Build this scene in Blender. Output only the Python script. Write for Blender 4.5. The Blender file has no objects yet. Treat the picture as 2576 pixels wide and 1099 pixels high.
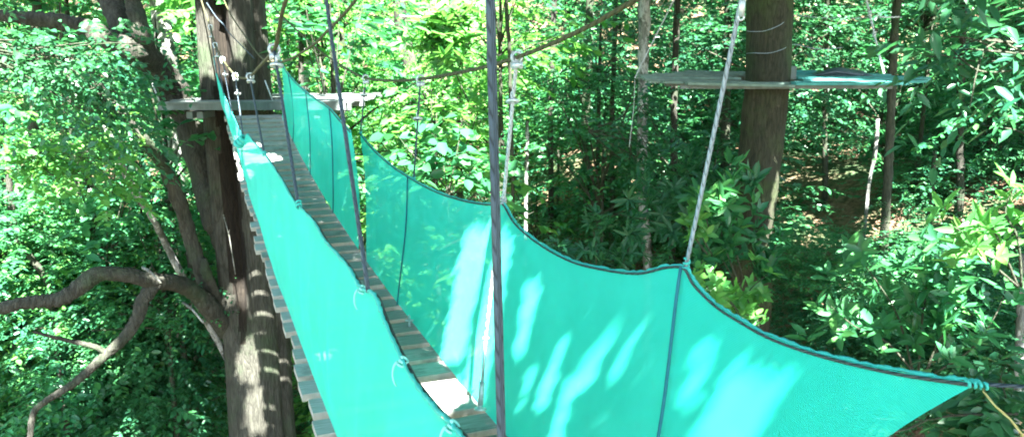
import bpy, math, random
import numpy as np
from mathutils import Vector, Matrix, noise
random.seed(7)
RNG = np.random.default_rng(7)
SC = bpy.context.scene
COL = SC.collection
R = math.radians

# ------------------------------------------------------------------ view
FPX, CX, CY, HOR = 1984.0, 1288.0, 549.5, 150.0
TH = math.atan((CY - HOR) / FPX)
CT, ST = math.cos(TH), math.sin(TH)
B = 0.4018                                    # the bridge runs along X = a - B*Y

def ray(px, py):
    u = (px - CX) / FPX; v = (py - CY) / FPX
    den = CT - v * ST
    return u / den, (-ST - v * CT) / den     # X/Y , Z/Y
def P(px, py, Y):
    r, s = ray(px, py)
    return Vector((r * Y, Y, s * Y))
def on_plane(px, py, a):
    r, s = ray(px, py)
    Y = a / (r + B)
    return Vector((r * Y, Y, s * Y))
def pix(p):
    x, y, z = p[..., 0], p[..., 1], p[..., 2]
    f = y * CT - z * ST
    up = y * ST + z * CT
    f = np.where(f < 0.05, 0.05, f)
    return CX + FPX * x / f, CY - FPX * up / f
AL, AR = 0.46, 1.33                            # deck edges
AN_L0, AN_L1 = 0.53, 0.42                      # left net: foot, top (leans out)
AN_R0, AN_R1 = 1.29, 1.58                      # right net
def deck_z(Y):
    return -1.665 + 0.0131 * (Y - 3.6) ** 2
BD = Vector((-B, 1, 0)).normalized()           # along the bridge
BN = Vector((BD.y, -BD.x, 0))                  # across it, to the right

SUN_AZ, SUN_EL = R(-17), R(52)
SD = np.array([math.sin(SUN_AZ) * math.cos(SUN_EL), math.cos(SUN_AZ) * math.cos(SUN_EL), -math.sin(SUN_EL)])

def ss(t):
    t = min(1, max(0, t)); return t * t * (3 - 2 * t)
def ground_z(x, y):
    z = -9.5 + 7.3 * ss((x * 0.9 + y * 0.55 - 3) / 14) + 0.6 * max(0, y * 0.9 + x * 0.2 - 27)
    z += 0.35 * noise.noise(Vector((x * .25, y * .25, 0))) + 0.12 * noise.noise(Vector((x, y, 3)))
    return z

# ------------------------------------------------------------------ objects
def tag(o, label=None, cat=None, group=None, kind=None):
    for k, v in (('label', label), ('category', cat), ('group', group), ('kind', kind)):
        if v: o[k] = v
    return o
def empty(name, loc, label, cat, group=None):
    o = bpy.data.objects.new(name, None); COL.objects.link(o)
    o.location = loc; o.empty_display_size = .2
    return tag(o, label, cat, group)
def link(name, me, mat=None, parent=None):
    o = bpy.data.objects.new(name, me); COL.objects.link(o)
    if mat and not me.materials: me.materials.append(mat)
    if parent is not None: attach(o, parent)
    return o
def attach(o, parent):
    o.parent = parent
    o.matrix_parent_inverse = Matrix.Identity(4)
    # meshes are built in world space; shift into the parent's frame
    w = Vector((0, 0, 0)); p = parent
    while p is not None:
        w += p.location; p = p.parent
    o.location = o.location - w

class MB:
    def __init__(s): s.v = []; s.f = []; s.uv = []
    def add(s, vs, fs, uvs=None):
        n = len(s.v); s.v += [tuple(v) for v in vs]
        s.f += [tuple(i + n for i in f) for f in fs]
        s.uv += list(uvs) if uvs is not None else [(v[0], v[1]) for v in vs]
        return s
    def box(s, c, sx, sy, sz, ax=None, ay=None):
        c = Vector(c); ax = (ax or Vector((1, 0, 0))).normalized(); ay = (ay or Vector((0, 1, 0))).normalized()
        az = ax.cross(ay).normalized()
        vs = []; uv = []
        for k in (-1, 1):
            for j in (-1, 1):
                for i in (-1, 1):
                    vs.append(c + ax * (i * sx / 2) + ay * (j * sy / 2) + az * (k * sz / 2)); uv.append((i * sx / 2, j * sy / 2))
        return s.add(vs, [(0, 2, 3, 1), (4, 5, 7, 6), (0, 1, 5, 4), (2, 6, 7, 3), (0, 4, 6, 2), (1, 3, 7, 5)], uv)
    def tube(s, pts, rad, seg=8, shape=None, cap=True, wob=0):
        pts = [Vector(p) for p in pts]; n = len(pts)
        if not hasattr(rad, '__len__'): rad = [rad] * n
        t0 = (pts[1] - pts[0]).normalized()
        ref = Vector((0, -1, 0)) if abs(t0.z) > .6 else Vector((0, 0, 1))
        nx = ref - t0 * ref.dot(t0); nx.normalize()
        vs = []; uv = []; L = 0
        for i, p in enumerate(pts):
            t = (pts[min(i + 1, n - 1)] - pts[max(i - 1, 0)]).normalized()
            nx = nx - t * nx.dot(t); nx.normalize(); ny = t.cross(nx)
            if i: L += (p - pts[i - 1]).length
            for k in range(seg):
                a = 2 * math.pi * k / seg
                r = rad[i]
                if shape: r *= shape(a, i / (n - 1), p)
                if wob: r *= 1 + wob * noise.noise(p * (0.6 / max(rad[i], .02)) + Vector((math.cos(a), math.sin(a), 0)) * 1.3)
                vs.append(p + nx * (math.cos(a) * r) + ny * (math.sin(a) * r)); uv.append((k / seg, L))
        fs = [(i * seg + k, i * seg + (k + 1) % seg, (i + 1) * seg + (k + 1) % seg, (i + 1) * seg + k)
              for i in range(n - 1) for k in range(seg)]
        if cap:
            fs.append(tuple(reversed(range(seg)))); fs.append(tuple(range((n - 1) * seg, n * seg)))
        return s.add(vs, fs, uv)
    def torus(s, c, R_, r, ax, seg=14, rs=6, squash=1.0):
        ax = Vector(ax).normalized(); a = ax.orthogonal().normalized(); b = ax.cross(a)
        vs = []; fs = []
        for i in range(seg):
            t = 2 * math.pi * i / seg; d = a * math.cos(t) + b * (math.sin(t) * squash)
            for k in range(rs):
                q = 2 * math.pi * k / rs
                vs.append(Vector(c) + d * (R_ + r * math.cos(q)) + ax * (r * math.sin(q)))
        for i in range(seg):
            for k in range(rs):
                fs.append((i * rs + k, i * rs + (k + 1) % rs, ((i + 1) % seg) * rs + (k + 1) % rs, ((i + 1) % seg) * rs + k))
        return s.add(vs, fs)
    def coil(s, a, b, R_, r, turns, seg=5):
        a = Vector(a); b = Vector(b); t = (b - a).normalized(); x = t.orthogonal().normalized(); y = t.cross(x)
        n = int(turns * 10)
        return s.tube([a.lerp(b, i / n) + x * (R_ * math.cos(i * .6283)) + y * (R_ * math.sin(i * .6283)) for i in range(n + 1)], r, seg)
    def build(s, name, mat, parent=None, smooth=True):
        me = bpy.data.meshes.new(name)
        me.from_pydata(s.v, [], s.f)
        ul = me.uv_layers.new(name='UVMap')
        idx = np.empty(len(me.loops), dtype=np.int32); me.loops.foreach_get('vertex_index', idx)
        ul.data.foreach_set('uv', np.array(s.uv, dtype=np.float32)[idx].ravel())
        if smooth: me.polygons.foreach_set('use_smooth', [True] * len(me.polygons))
        me.update()
        return link(name, me, mat, parent)

def spline(pts, n=8):
    """Catmull-Rom through a list of Vectors (or equal length tuples)."""
    p = [np.array(q, dtype=float) for q in pts]; out = []
    for i in range(len(p) - 1):
        a, b, c, d = p[max(i - 1, 0)], p[i], p[i + 1], p[min(i + 2, len(p) - 1)]
        for k in range(n):
            t = k / n
            out.append(.5 * (2 * b + (c - a) * t + (2 * a - 5 * b + 4 * c - d) * t * t + (3 * b - a - 3 * c + d) * t ** 3))
    out.append(p[-1])
    return out

# ------------------------------------------------------------------ materials
class NT:
    def __init__(s, name):
        s.m = bpy.data.materials.new(name); s.m.use_nodes = True
        s.t = s.m.node_tree; s.t.nodes.clear()
        s.out = s.n('ShaderNodeOutputMaterial')
    def n(s, typ, **kw):
        nd = s.t.nodes.new(typ)
        for k, v in kw.items():
            if k in nd.inputs: s.set(nd.inputs[k], v)
            else: setattr(nd, k, v)
        return nd
    def set(s, inp, v):
        if isinstance(v, bpy.types.NodeSocket): s.t.links.new(v, inp)
        elif isinstance(v, bpy.types.Node): s.t.links.new(v.outputs[0], inp)
        else: inp.default_value = v
    def ramp(s, fac, stops):
        r = s.n('ShaderNodeValToRGB'); s.set(r.inputs[0], fac)
        e = r.color_ramp.elements
        while len(e) < len(stops): e.new(.5)
        for k, (p, c) in enumerate(stops):
            e[k].position = p; e[k].color = (c, c, c, 1) if isinstance(c, float) else (*c, 1)
        return r.outputs[0]
    def noise(s, vec, scale, detail=4, rough=.6):
        nd = s.n('ShaderNodeTexNoise', Scale=scale, Detail=detail, Roughness=rough)
        if vec is not None: s.set(nd.inputs['Vector'], vec)
        return nd.outputs[0]
    def map(s, vec, scale):
        return s.n('ShaderNodeMapping', Vector=vec, Scale=scale).outputs[0]
    def mix(s, fac, a, b, blend='MIX'):
        nd = s.n('ShaderNodeMix', data_type='RGBA', blend_type=blend)
        s.set(nd.inputs[0], fac); s.set(nd.inputs[6], a if not isinstance(a, tuple) else (*a, 1)); s.set(nd.inputs[7], b if not isinstance(b, tuple) else (*b, 1))
        return nd.outputs[2]
    def bump(s, h, strength, dist=.02):
        return s.n('ShaderNodeBump', Strength=strength, Distance=dist, Height=h).outputs[0]
    def bsdf(s, **kw):
        return s.n('ShaderNodeBsdfPrincipled', **kw)
    def done(s, sh):
        s.set(s.out.inputs[0], sh); return s.m
def wpos(t): return t.n('ShaderNodeNewGeometry').outputs['Position']
def isl(t): return t.n('ShaderNodeNewGeometry').outputs['Random Per Island']
def uvs(t): return t.n('ShaderNodeTexCoord').outputs['UV']

def leaf_mat(name, stops, trans, rough=.36, tw=.36, spec=.38):
    t = NT(name)
    rnd = isl(t)
    c = t.ramp(rnd, stops)
    c2 = t.mix(t.ramp(t.noise(wpos(t), .7, 2), [(.35, 0.0), (.65, 1.0)]), c, t.mix(.3, c, (.06, .17, .04)))
    b = t.bsdf(**{'Base Color': c2, 'Roughness': rough, 'Specular IOR Level': spec})
    tr = t.n('ShaderNodeBsdfTranslucent', Color=t.mix(rnd, trans, tuple(x * .6 for x in trans)))
    return t.done(t.n('ShaderNodeMixShader', Fac=tw, Shader_001=None) if False else mixsh(t, tw, b, tr))
def mixsh(t, fac, a, b):
    m = t.n('ShaderNodeMixShader'); t.set(m.inputs[0], fac); t.set(m.inputs[1], a); t.set(m.inputs[2], b); return m

M = {}
M['leaf'] = leaf_mat('forest_leaf', [(0, (.010, .070, .038)), (.45, (.018, .110, .055)), (.8, (.034, .16, .055)), (1, (.07, .22, .05))], (.06, .32, .09))
M['leaf_dark'] = leaf_mat('dark_shaded_leaf', [(0, (.008, .050, .032)), (.6, (.014, .085, .045)), (1, (.03, .12, .05))], (.05, .24, .07))  # darker leaf copy: the shade over foliage is put into its colour
M['leaf_pale_sunlit'] = leaf_mat('pale_sunlit_leaf', [(0, (.028, .14, .045)), (.6, (.065, .22, .055)), (1, (.13, .30, .06))], (.16, .46, .07), tw=.42)  # paler leaf copy: sunlit brightness put into the colour; also for yellowish leaves
M['canopy'] = leaf_mat('canopy_leaf', [(0, (.012, .07, .03)), (1, (.05, .16, .04))], (.06, .22, .05), tw=.3)

def bark(name, dark, light, moss, patch=None, mossamt=.5, scale=1.0):
    t = NT(name)
    p = wpos(t)
    st = t.map(p, (5 * scale, 5 * scale, .9 * scale))
    n1 = t.noise(st, 3.2, 8, .68)
    c = t.ramp(n1, [(.3, dark), (.7, light)])
    n2 = t.noise(p, 1.4 * scale, 5)
    c = t.mix(t.ramp(n2, [(.62 - mossamt * .25, 0.0), (.70, 1.0)]), c, moss)
    if patch:
        n3 = t.noise(t.map(p, (1, 1, .6)), 3.0 * scale, 4, .7)
        c = t.mix(t.ramp(n3, [(.50, 0.0), (.56, 1.0)]), c, patch)
    vo = t.n('ShaderNodeTexVoronoi', feature='DISTANCE_TO_EDGE', Scale=3.4)
    t.set(vo.inputs['Vector'], t.n('ShaderNodeVectorMath', operation='ADD', Vector=t.map(p, (6 * scale, 6 * scale, .8 * scale)), Vector_001=t.n('ShaderNodeTexNoise', Scale=5.0, Detail=4).outputs[1]).outputs[0])
    crack = t.ramp(vo.outputs[0], [(0, 0.0), (.18, 1.0)])
    c = t.mix(t.ramp(vo.outputs[0], [(0, .45), (.12, 0.0)]), c, tuple(x * .4 for x in dark))
    hm_ = t.n('ShaderNodeMath', operation='MULTIPLY_ADD'); t.set(hm_.inputs[0], crack); hm_.inputs[1].default_value = .28
    t.set(hm_.inputs[2], t.noise(t.map(p, (9 * scale, 9 * scale, 2.2 * scale)), 3, 8, .7)); h = hm_.outputs[0]
    b = t.bsdf(**{'Base Color': c, 'Roughness': .9, 'Specular IOR Level': .2, 'Normal': t.bump(h, .7, .05)})
    return t.done(b)
M['bark'] = bark('old_bark', (.015, .015, .012), (.060, .061, .049), (.032, .048, .026), None, .35)
M['hollow_shade'] = bark('dark_hollow_wood', (.005, .004, .003), (.022, .018, .013), (.014, .016, .009), None, .3)  # near-black bark colour that carries the shade of the hollow
M['bark_moss'] = bark('mossy_bark', (.016, .017, .011), (.048, .048, .031), (.036, .058, .020), None, .6, 1.5)
M['bark_pale'] = bark('pale_bark', (.07, .075, .066), (.24, .25, .23), (.05, .06, .04), (.36, .37, .36), .55, 1.4)
M['bark_thin'] = bark('sapling_bark', (.020, .024, .017), (.075, .080, .055), (.030, .060, .028), None, .5, 2)

def net_mat(name, col, trans):
    t = NT(name)
    uv = uvs(t)
    n = t.noise(t.map(uv, (1.2, 1.0, 1)), 2.2, 3)
    c = t.mix(t.ramp(n, [(.35, 0.0), (.75, 1.0)]), col, tuple(min(1, x * 1.22 + .01) for x in col))
    dust = t.noise(uv, 9, 6, .7)
    c = t.mix(t.ramp(dust, [(.6, 0.0), (.95, .5)]), c, (.16, .42, .36))
    w1 = t.n('ShaderNodeTexWave', wave_type='BANDS', bands_direction='Y', Scale=62.0, Distortion=.6, Detail=1); t.set(w1.inputs['Vector'], uv)
    w2 = t.n('ShaderNodeTexWave', wave_type='BANDS', bands_direction='X', Scale=62.0, Distortion=.6, Detail=1); t.set(w2.inputs['Vector'], uv)
    wv = t.n('ShaderNodeMath', operation='ADD'); t.set(wv.inputs[0], w1.outputs['Fac']); t.set(wv.inputs[1], w2.outputs['Fac'])
    bmp = t.bump(wv.outputs[0], .4, .003)
    d = t.n('ShaderNodeBsdfDiffuse', Color=c, Normal=bmp)
    tr = t.n('ShaderNodeBsdfTranslucent', Color=t.mix(.5, c, trans), Normal=bmp)
    gl = t.n('ShaderNodeBsdfGlossy', Color=(.55, .95, .9, 1), Roughness=.5, Normal=bmp)
    tp = t.n('ShaderNodeBsdfTransparent', Color=(.75, 1, .95, 1))
    a = mixsh(t, .45, d, tr)
    sh = t.n('ShaderNodeBsdfSheen', Color=(.95, 1, 1, 1), Roughness=.45, Normal=bmp)
    a = mixsh(t, .05, a, gl)
    a = mixsh(t, .085, a, sh)
    a = mixsh(t, .13, a, tp)
    return t.done(a)
M['net'] = net_mat('teal_mesh_fabric', (.008, .66, .535), (.06, .78, .66))
t = NT('teal_hem'); M['hem'] = t.done(t.bsdf(**{'Base Color': (.03, .38, .33, 1), 'Roughness': .8}))
t = NT('pale_tie'); M['tie'] = t.done(t.bsdf(**{'Base Color': (.22, .62, .56, 1), 'Roughness': .7}))
t = NT('deep_teal_cord'); M['cord'] = t.done(t.bsdf(**{'Base Color': (.01, .13, .17, 1), 'Roughness': .8}))

def rope_mat(name, a, b, turns=2.0, pitch=26, bs=.6):
    t = NT(name)
    uv = uvs(t)
    sx = t.n('ShaderNodeSeparateXYZ'); t.set(sx.inputs[0], uv)
    m1 = t.n('ShaderNodeMath', operation='MULTIPLY'); t.set(m1.inputs[0], sx.outputs[1]); m1.inputs[1].default_value = pitch
    m2 = t.n('ShaderNodeMath', operation='MULTIPLY'); t.set(m2.inputs[0], sx.outputs[0]); m2.inputs[1].default_value = turns
    ad = t.n('ShaderNodeMath', operation='ADD'); t.set(ad.inputs[0], m1.outputs[0]); t.set(ad.inputs[1], m2.outputs[0])
    fr = t.n('ShaderNodeMath', operation='PINGPONG'); t.set(fr.inputs[0], ad.outputs[0]); fr.inputs[1].default_value = .5
    h = t.n('ShaderNodeMath', operation='MULTIPLY'); t.set(h.inputs[0], fr.outputs[0]); h.inputs[1].default_value = 2
    n = t.noise(wpos(t), 9, 5)
    c = t.mix(n, a, b)
    c = t.mix(t.ramp(h.outputs[0], [(.0, .85), (.4, 0.0)]), c, tuple(x * .25 for x in a))
    return t.done(t.bsdf(**{'Base Color': c, 'Roughness': .75, 'Specular IOR Level': .3, 'Normal': t.bump(h.outputs[0], bs, .006)}))
M['rope_dark'] = rope_mat('blue_grey_rope', (.028, .050, .070), (.070, .100, .125))
M['rope_grey'] = rope_mat('silver_grey_rope', (.17, .22, .26), (.31, .37, .41))
M['rope_pale'] = rope_mat('pale_rope', (.30, .34, .35), (.52, .55, .56))
M['rope_olive'] = rope_mat('olive_cable', (.04, .042, .018), (.085, .085, .035), 2, 14)
M['rope_yellow'] = rope_mat('yellow_cord', (.35, .33, .12), (.50, .46, .18))
M['rope_edge'] = rope_mat('dark_edge_rope', (.03, .05, .05), (.08, .11, .10))
t = NT('galvanised_steel')
M['steel'] = t.done(t.bsdf(**{'Base Color': t.ramp(t.noise(wpos(t), 30, 4), [(.3, (.30, .36, .38)), (.7, (.55, .60, .62))]), 'Metallic': .55, 'Roughness': .45}))

def wood(name, dark, light, ax=True):
    t = NT(name)
    uv = uvs(t)
    g = t.noise(t.map(uv, (3, 40, 1) if ax else (40, 3, 1)), 2.0, 8, .65)
    rnd = isl(t)
    c = t.ramp(g, [(.28, dark), (.72, light)])
    c = t.mix(t.ramp(rnd, [(0, 0.0), (1, .35)]), c, t.mix(.5, c, (.16, .12, .08)))
    st = t.noise(wpos(t), 3.5, 6, .7)
    c = t.mix(t.ramp(st, [(.55, 0.0), (.72, .7)]), c, (.06, .055, .045))
    return t.done(t.bsdf(**{'Base Color': c, 'Roughness': .85, 'Specular IOR Level': .3, 'Normal': t.bump(g, .5, .012)}))
M['plank'] = wood('weathered_plank', (.14, .145, .135), (.36, .365, .345))
M['board'] = wood('grey_board', (.05, .07, .072), (.14, .175, .175))
M['board_green'] = wood('grey_green_board', (.045, .085, .072), (.13, .20, .17))
M['board_teal'] = wood('teal_painted_board', (.015, .15, .14), (.05, .27, .25))

t = NT('leaf_litter_soil')
p = wpos(t)
n1 = t.noise(p, 1.1, 6, .65); n2 = t.noise(p, 9, 6, .75)
c = t.ramp(n2, [(.3, (.035, .024, .015)), (.52, (.14, .085, .055)), (.75, (.33, .23, .17))])
c = t.mix(t.ramp(n1, [(.42, 0.0), (.60, .85)]), c, (.02, .065, .025))
M['soil'] = t.done(t.bsdf(**{'Base Color': c, 'Roughness': .95, 'Specular IOR Level': .15, 'Normal': t.bump(n2, .9, .08)}))
t = NT('tarpaulin'); M['tarp'] = t.done(t.bsdf(**{'Base Color': (.045, .06, .075, 1), 'Roughness': .5}))

# ------------------------------------------------------------------ leaves
def unit(a):
    return a / np.maximum(np.linalg.norm(a, axis=-1, keepdims=True), 1e-9)
def leaf_mesh(name, base, dirn, up, L, W, rng, fold=.25, droop=.15):
    """many small folded leaves; base/dirn/up are (n,3)"""
    n = len(base)
    d = unit(dirn); s = unit(np.cross(d, up)); u = np.cross(s, d)
    L = np.broadcast_to(L, (n,))[:, None]; W = np.broadcast_to(W, (n,))[:, None]
    tip = base + d * L - u * L * droop
    def side(f, w, sg): return base + d * L * f + s * (W * w * sg) + u * (W * w * fold) - u * L * droop * f * f
    v = np.stack([base, side(.3, .92, 1), side(.68, .8, 1), tip, side(.68, .8, -1), side(.3, .92, -1)], 1).reshape(-1, 3)
    k = np.arange(n)[:, None] * 6
    f = np.concatenate([k + np.array([0, 1, 2, 3]), k + np.array([0, 3, 4, 5])], 1).reshape(-1)
    me = bpy.data.meshes.new(name)
    me.vertices.add(n * 6); me.vertices.foreach_set('co', v.astype(np.float32).ravel())
    me.loops.add(n * 8); me.loops.foreach_set('vertex_index', f.astype(np.int32))
    me.polygons.add(n * 2); me.polygons.foreach_set('loop_start', np.arange(0, n * 8, 4, dtype=np.int32))
    me.update(calc_edges=True)
    return me
def twigs(starts, dirs, m, tl, L, asp, rng, flat=.6, drp=.25):
    """m leaves alternating along every twig -> arrays for leaf_mesh"""
    n = len(starts); d = unit(dirs)
    side = unit(np.cross(d, np.array([0, 0, 1.0])) + rng.normal(0, .15, (n, 3)))
    tt = (np.arange(m) + .6) / m
    tl = np.broadcast_to(tl, (n,))
    pos = starts[:, None] + d[:, None] * (tt[None, :, None] * tl[:, None, None])
    pos[..., 2] -= (tt ** 2)[None] * tl[:, None] * drp
    sg = np.where(np.arange(m) % 2 == 0, 1.0, -1.0)[None, :, None]
    ld = d[:, None] * .65 + side[:, None] * sg * .9 + rng.normal(0, .28, (n, m, 3))
    ld[..., 2] = ld[..., 2] * flat - drp
    up = np.broadcast_to(np.array([0, 0, 1.0]), (n, m, 3)) + rng.normal(0, .42, (n, m, 3))
    ln = L * rng.uniform(.6, 1.25, (n, m))
    return pos.reshape(-1, 3), ld.reshape(-1, 3), up.reshape(-1, 3), ln.ravel(), ln.ravel() * asp
def rosettes(starts, dirs, m, L, asp, rng, spread=.9):
    n = len(starts); d = unit(dirs)
    x = unit(np.cross(d, rng.normal(0, 1, (n, 3)))); y = np.cross(d, x)
    a = (np.arange(m) / m * 2 * np.pi)[None] + rng.uniform(0, 6.3, (n, 1)) + rng.normal(0, .2, (n, m))
    ld = x[:, None] * np.cos(a)[..., None] + y[:, None] * np.sin(a)[..., None] + d[:, None] * rng.uniform(.1, spread, (n, m, 1))
    up = np.broadcast_to(d[:, None], (n, m, 3)) + rng.normal(0, .15, (n, m, 3))
    pos = np.repeat(starts[:, None], m, 1) + d[:, None] * rng.uniform(-.3, .1, (n, m, 1)) * L
    ln = L * rng.uniform(.7, 1.2, (n, m))
    return pos.reshape(-1, 3), ld.reshape(-1, 3), up.reshape(-1, 3), ln.ravel(), ln.ravel() * asp

BR = {}
def crown_mesh(name, rx, rz, clumps, tw, m, L, asp, rng, cr=.42, tl=.45):
    c = unit(rng.normal(0, 1, (clumps, 3))) * (rng.uniform(.1, 1, (clumps, 1)) ** .45) * np.array([rx, rx, rz])
    k = rng.integers(0, clumps, tw)
    off = rng.normal(0, cr, (tw, 3)) * np.array([1, 1, .6])
    st = c[k] + off
    BR[name + str(len(BR))] = c
    dr = off * 1.2 + c[k] * .5 + rng.normal(0, .35, (tw, 3)); dr[:, 2] *= .45
    return leaf_mesh(name, *twigs(st, dr, m, rng.uniform(.7, 1.2, tw) * tl, L, asp, rng), rng)

# ------------------------------------------------------------------ camera, light, world
cam = bpy.data.objects.new('camera', bpy.data.cameras.new('camera')); COL.objects.link(cam)
cam.data.sensor_width = 36; cam.data.lens = 36 * FPX / 2576
cam.data.clip_start = .05; cam.data.clip_end = 500
cam.rotation_euler = (math.pi / 2 - TH, 0, 0)
SC.camera = cam
sun = bpy.data.objects.new('sun', bpy.data.lights.new('sun', 'SUN')); COL.objects.link(sun)
sun.data.energy = 5.0; sun.data.angle = R(.5); sun.data.color = (1, .965, .90)
sun.rotation_euler = Vector(SD).to_track_quat('-Z', 'Y').to_euler()
sun.location = (0, -10, 20)
w = bpy.data.worlds.new('World'); SC.world = w; w.use_nodes = True
nt = w.node_tree
sky = nt.nodes.new('ShaderNodeTexSky'); sky.sky_type = 'NISHITA'; sky.sun_disc = False
sky.sun_elevation = SUN_EL; sky.sun_rotation = math.atan2(-SD[0], -SD[1])
bg = nt.nodes['Background']; bg.inputs[1].default_value = .052
nt.links.new(sky.outputs[0], bg.inputs[0])
SC.view_settings.view_transform = 'Standard'; SC.view_settings.look = 'None'
SC.view_settings.gamma = 1; SC.view_settings.exposure = 4.5
SC.cycles.use_denoising = True; SC.cycles.filter_width = 1.9
SC.cycles.max_bounces = 10; SC.cycles.diffuse_bounces = 5; SC.cycles.transparent_max_bounces = 8
SC.cycles.sample_clamp_indirect = 6

# ------------------------------------------------------------------ ground
nx, ny = 110, 110
gx = np.linspace(-75, 75, nx); gy = np.concatenate([np.linspace(-30, 40, 80), np.linspace(42, 100, 30)])
g = MB(); gv = [(x, y, ground_z(x, y)) for y in gy for x in gx]
g.add(gv, [(j * nx + i, j * nx + i + 1, (j + 1) * nx + i + 1, (j + 1) * nx + i) for j in range(ny - 1) for i in range(nx - 1)])
tag(g.build('forest_floor', M['soil']), kind='structure')

# ------------------------------------------------------------------ the hanging bridge
br = empty('hanging_walkway', (0.2, 2, deck_z(2)), 'hanging footbridge of short weathered wooden planks running up to the left platform', 'footbridge')
m = MB()
Y = .25; i = 0
rp = random.Random(3)
while Y < 11.75:
    ac = (AL + AR) / 2 + rp.uniform(-.02, .02)
    sl = Vector((BD.x, BD.y, (deck_z(Y + .1) - deck_z(Y - .1)) / .2 * BD.y)).normalized()
    wy = (BN + BD * rp.uniform(-.02, .02) + Vector((0, 0, rp.uniform(-.012, .012)))).normalized()
    wd = .168 + rp.uniform(-.018, .016)
    m.box((ac - B * Y, Y, deck_z(Y) - .015 + rp.uniform(-.004, .004)), (AR - AL) * BD.y + rp.uniform(-.05, .03), wd, .038, wy, sl)
    Y += .218 + rp.uniform(-.006, .006)
m.build('plank_deck', M['plank'], br, smooth=False)
for a in (AL + .1, AR - .1):
    MB().tube([(a - B * y, y, deck_z(y) - .048) for y in np.linspace(.2, 12.0, 40)], .013, 7).build('bearer_cable', M['rope_dark'], br)

# --- nets
def net(name, label, tops, feet, group=None, end=0, bulge=.05, seed=0, folds=0, cords=(), fr=None, rows=18, n=10):
    T = [Vector(q) for q in spline(tops, n)]; F = [Vector(q) for q in spline(feet, n)]
    # equal counts: resample the foot curve by length fraction of the knot index
    Fi = []
    for i in range(len(T)):
        q = i / (len(T) - 1) * (len(F) - 1); k = min(int(q), len(F) - 2); Fi.append(F[k].lerp(F[k + 1], q - k))
    F = Fi
    root = empty(name, F[len(F) // 2], label, 'safety net', group)
    nT = len(T); vs = []; uv = []; s = 0
    sgn = 1 if bulge > 0 else -1
    for i in range(nT):
        if i: s += (T[i] - T[i - 1]).length * .5 + (F[i] - F[i - 1]).length * .5
        h = (T[i] - F[i]).length
        for j in range(rows + 1):
            q = j / rows
            p = T[i].lerp(F[i], q)
            b = bulge * math.sin(math.pi * q) * (.6 + .5 * noise.noise(Vector((s * .9, seed, 0))))
            b += .030 * noise.noise(Vector((s * 2.2, q * 1.1, seed))) * math.sin(math.pi * min(1, q * 1.0 + .02)) ** .5
            if folds: b += folds * noise.noise(Vector((s * 5.5, q * .5, seed + 9))) * (.3 + .7 * q) * math.sin(math.pi * q)
            p = p + BN * b
            if end: p = p + Vector((-B, 1, 0)) * (end * math.sin(math.pi * min(1, q * 1.44)) * math.exp(-(T[i] - T[-1]).length / .22))
            vs.append(p); uv.append((s, h * (1 - q)))
    fs = [(i * (rows + 1) + j, i * (rows + 1) + j + 1, (i + 1) * (rows + 1) + j + 1, (i + 1) * (rows + 1) + j) for i in range(nT - 1) for j in range(rows)]
    MB().add(vs, fs, uv).build('mesh_panel', M['net'], root)
    hm = MB(); rr = random.Random(seed)
    hm.tube([p + Vector((0, rr.uniform(-.002, .002), .002 + rr.uniform(-.002, .004))) for p in T], [.0042 + rr.uniform(-.0015, .0025) for _ in T], 6)
    hm.build('rolled_hem', M['hem'], root)
    MB().tube([p + Vector((0, 0, -.004)) + BN * (-.009 * sgn) for p in T], .0045, 6).build('edge_rope', M['rope_edge'], root)
    for f in cords:                                  # vertical lacing cords
        i = int(f * (nT - 1))
        pts = [Vector(vs[i * (rows + 1) + j]) + BN * (-.012) for j in range(rows + 1)]
        MB().tube(pts, .006, 6).build('lacing_cord', M['cord'], root)
    return root, T, F, vs

def rtop(px, py): return on_plane(px, py, AN_R1)
def rfoot(Y): return Vector((AN_R0 - B * Y, Y, deck_z(Y) + .01))
def lfoot(Y): return Vector((AN_L0 - B * Y, Y, deck_z(Y) + .01))
tp = [(905, 333), (940, 375), (985, 415), (1035, 448), (1100, 482), (1180, 506), (1250, 514), (1268, 512), (1300, 562), (1360, 612), (1440, 655),
      (1530, 677), (1610, 685), (1680, 670), (1725, 672), (1750, 712), (1800, 762), (1860, 802), (1950, 850), (2080, 893), (2250, 932), (2400, 955), (2462, 962)]
tops = [rtop(*q) for q in tp]
FT = [(7.35, 6.1), (5.6, 4.95), (3.95, 3.44), (2.46, 2.22), (1.45, 1.80)]
def footY(Yt): return float(np.interp(Yt, [q[0] for q in FT[::-1]], [q[1] for q in FT[::-1]]))
feet = [rfoot(footY(p.y)) for p in tops]
NR = net('safety_net', 'long near teal net streaked with sunlight, its loose corner tied out at the right', tops, feet,
         'teal safety nets of the footbridge', end=.1, bulge=.03, seed=4, cords=(.135, .635))
tp2 = [(706, 150), (718, 175), (742, 205), (772, 232), (800, 252), (830, 273), (858, 305), (884, 332)]
YY = [11.6, 10.9, 10.0, 9.2, 8.6, 7.9, 7.35, 6.85]
tops2 = [P(px, py, y) for (px, py), y in zip(tp2, YY)]
feet2 = [rfoot(y) for y in (11.55, 10.7, 9.8, 8.9, 8.2, 7.5, 6.95, 6.4)]
NR2 = net('safety_net', 'short far right teal net between the left platform and a narrow gap', tops2, feet2,
          'teal safety nets of the footbridge', bulge=.03, seed=11, folds=.03, cords=(.2, .43, .72))
tl = [(612, 345), (625, 337), (640, 360), (665, 388), (700, 440), (735, 500), (762, 530), (790, 560), (820, 610), (870, 665), (905, 722), (940, 742),
      (960, 790), (985, 850), (1035, 950), (1090, 1022), (1150, 1085), (1200, 1150)]
def ltop(px, py): return on_plane(px, py, AN_L1)
tops3 = [P(612, 350, 8.1), P(622, 340, 7.7)] + [ltop(*q) for q in tl[2:]]
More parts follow.
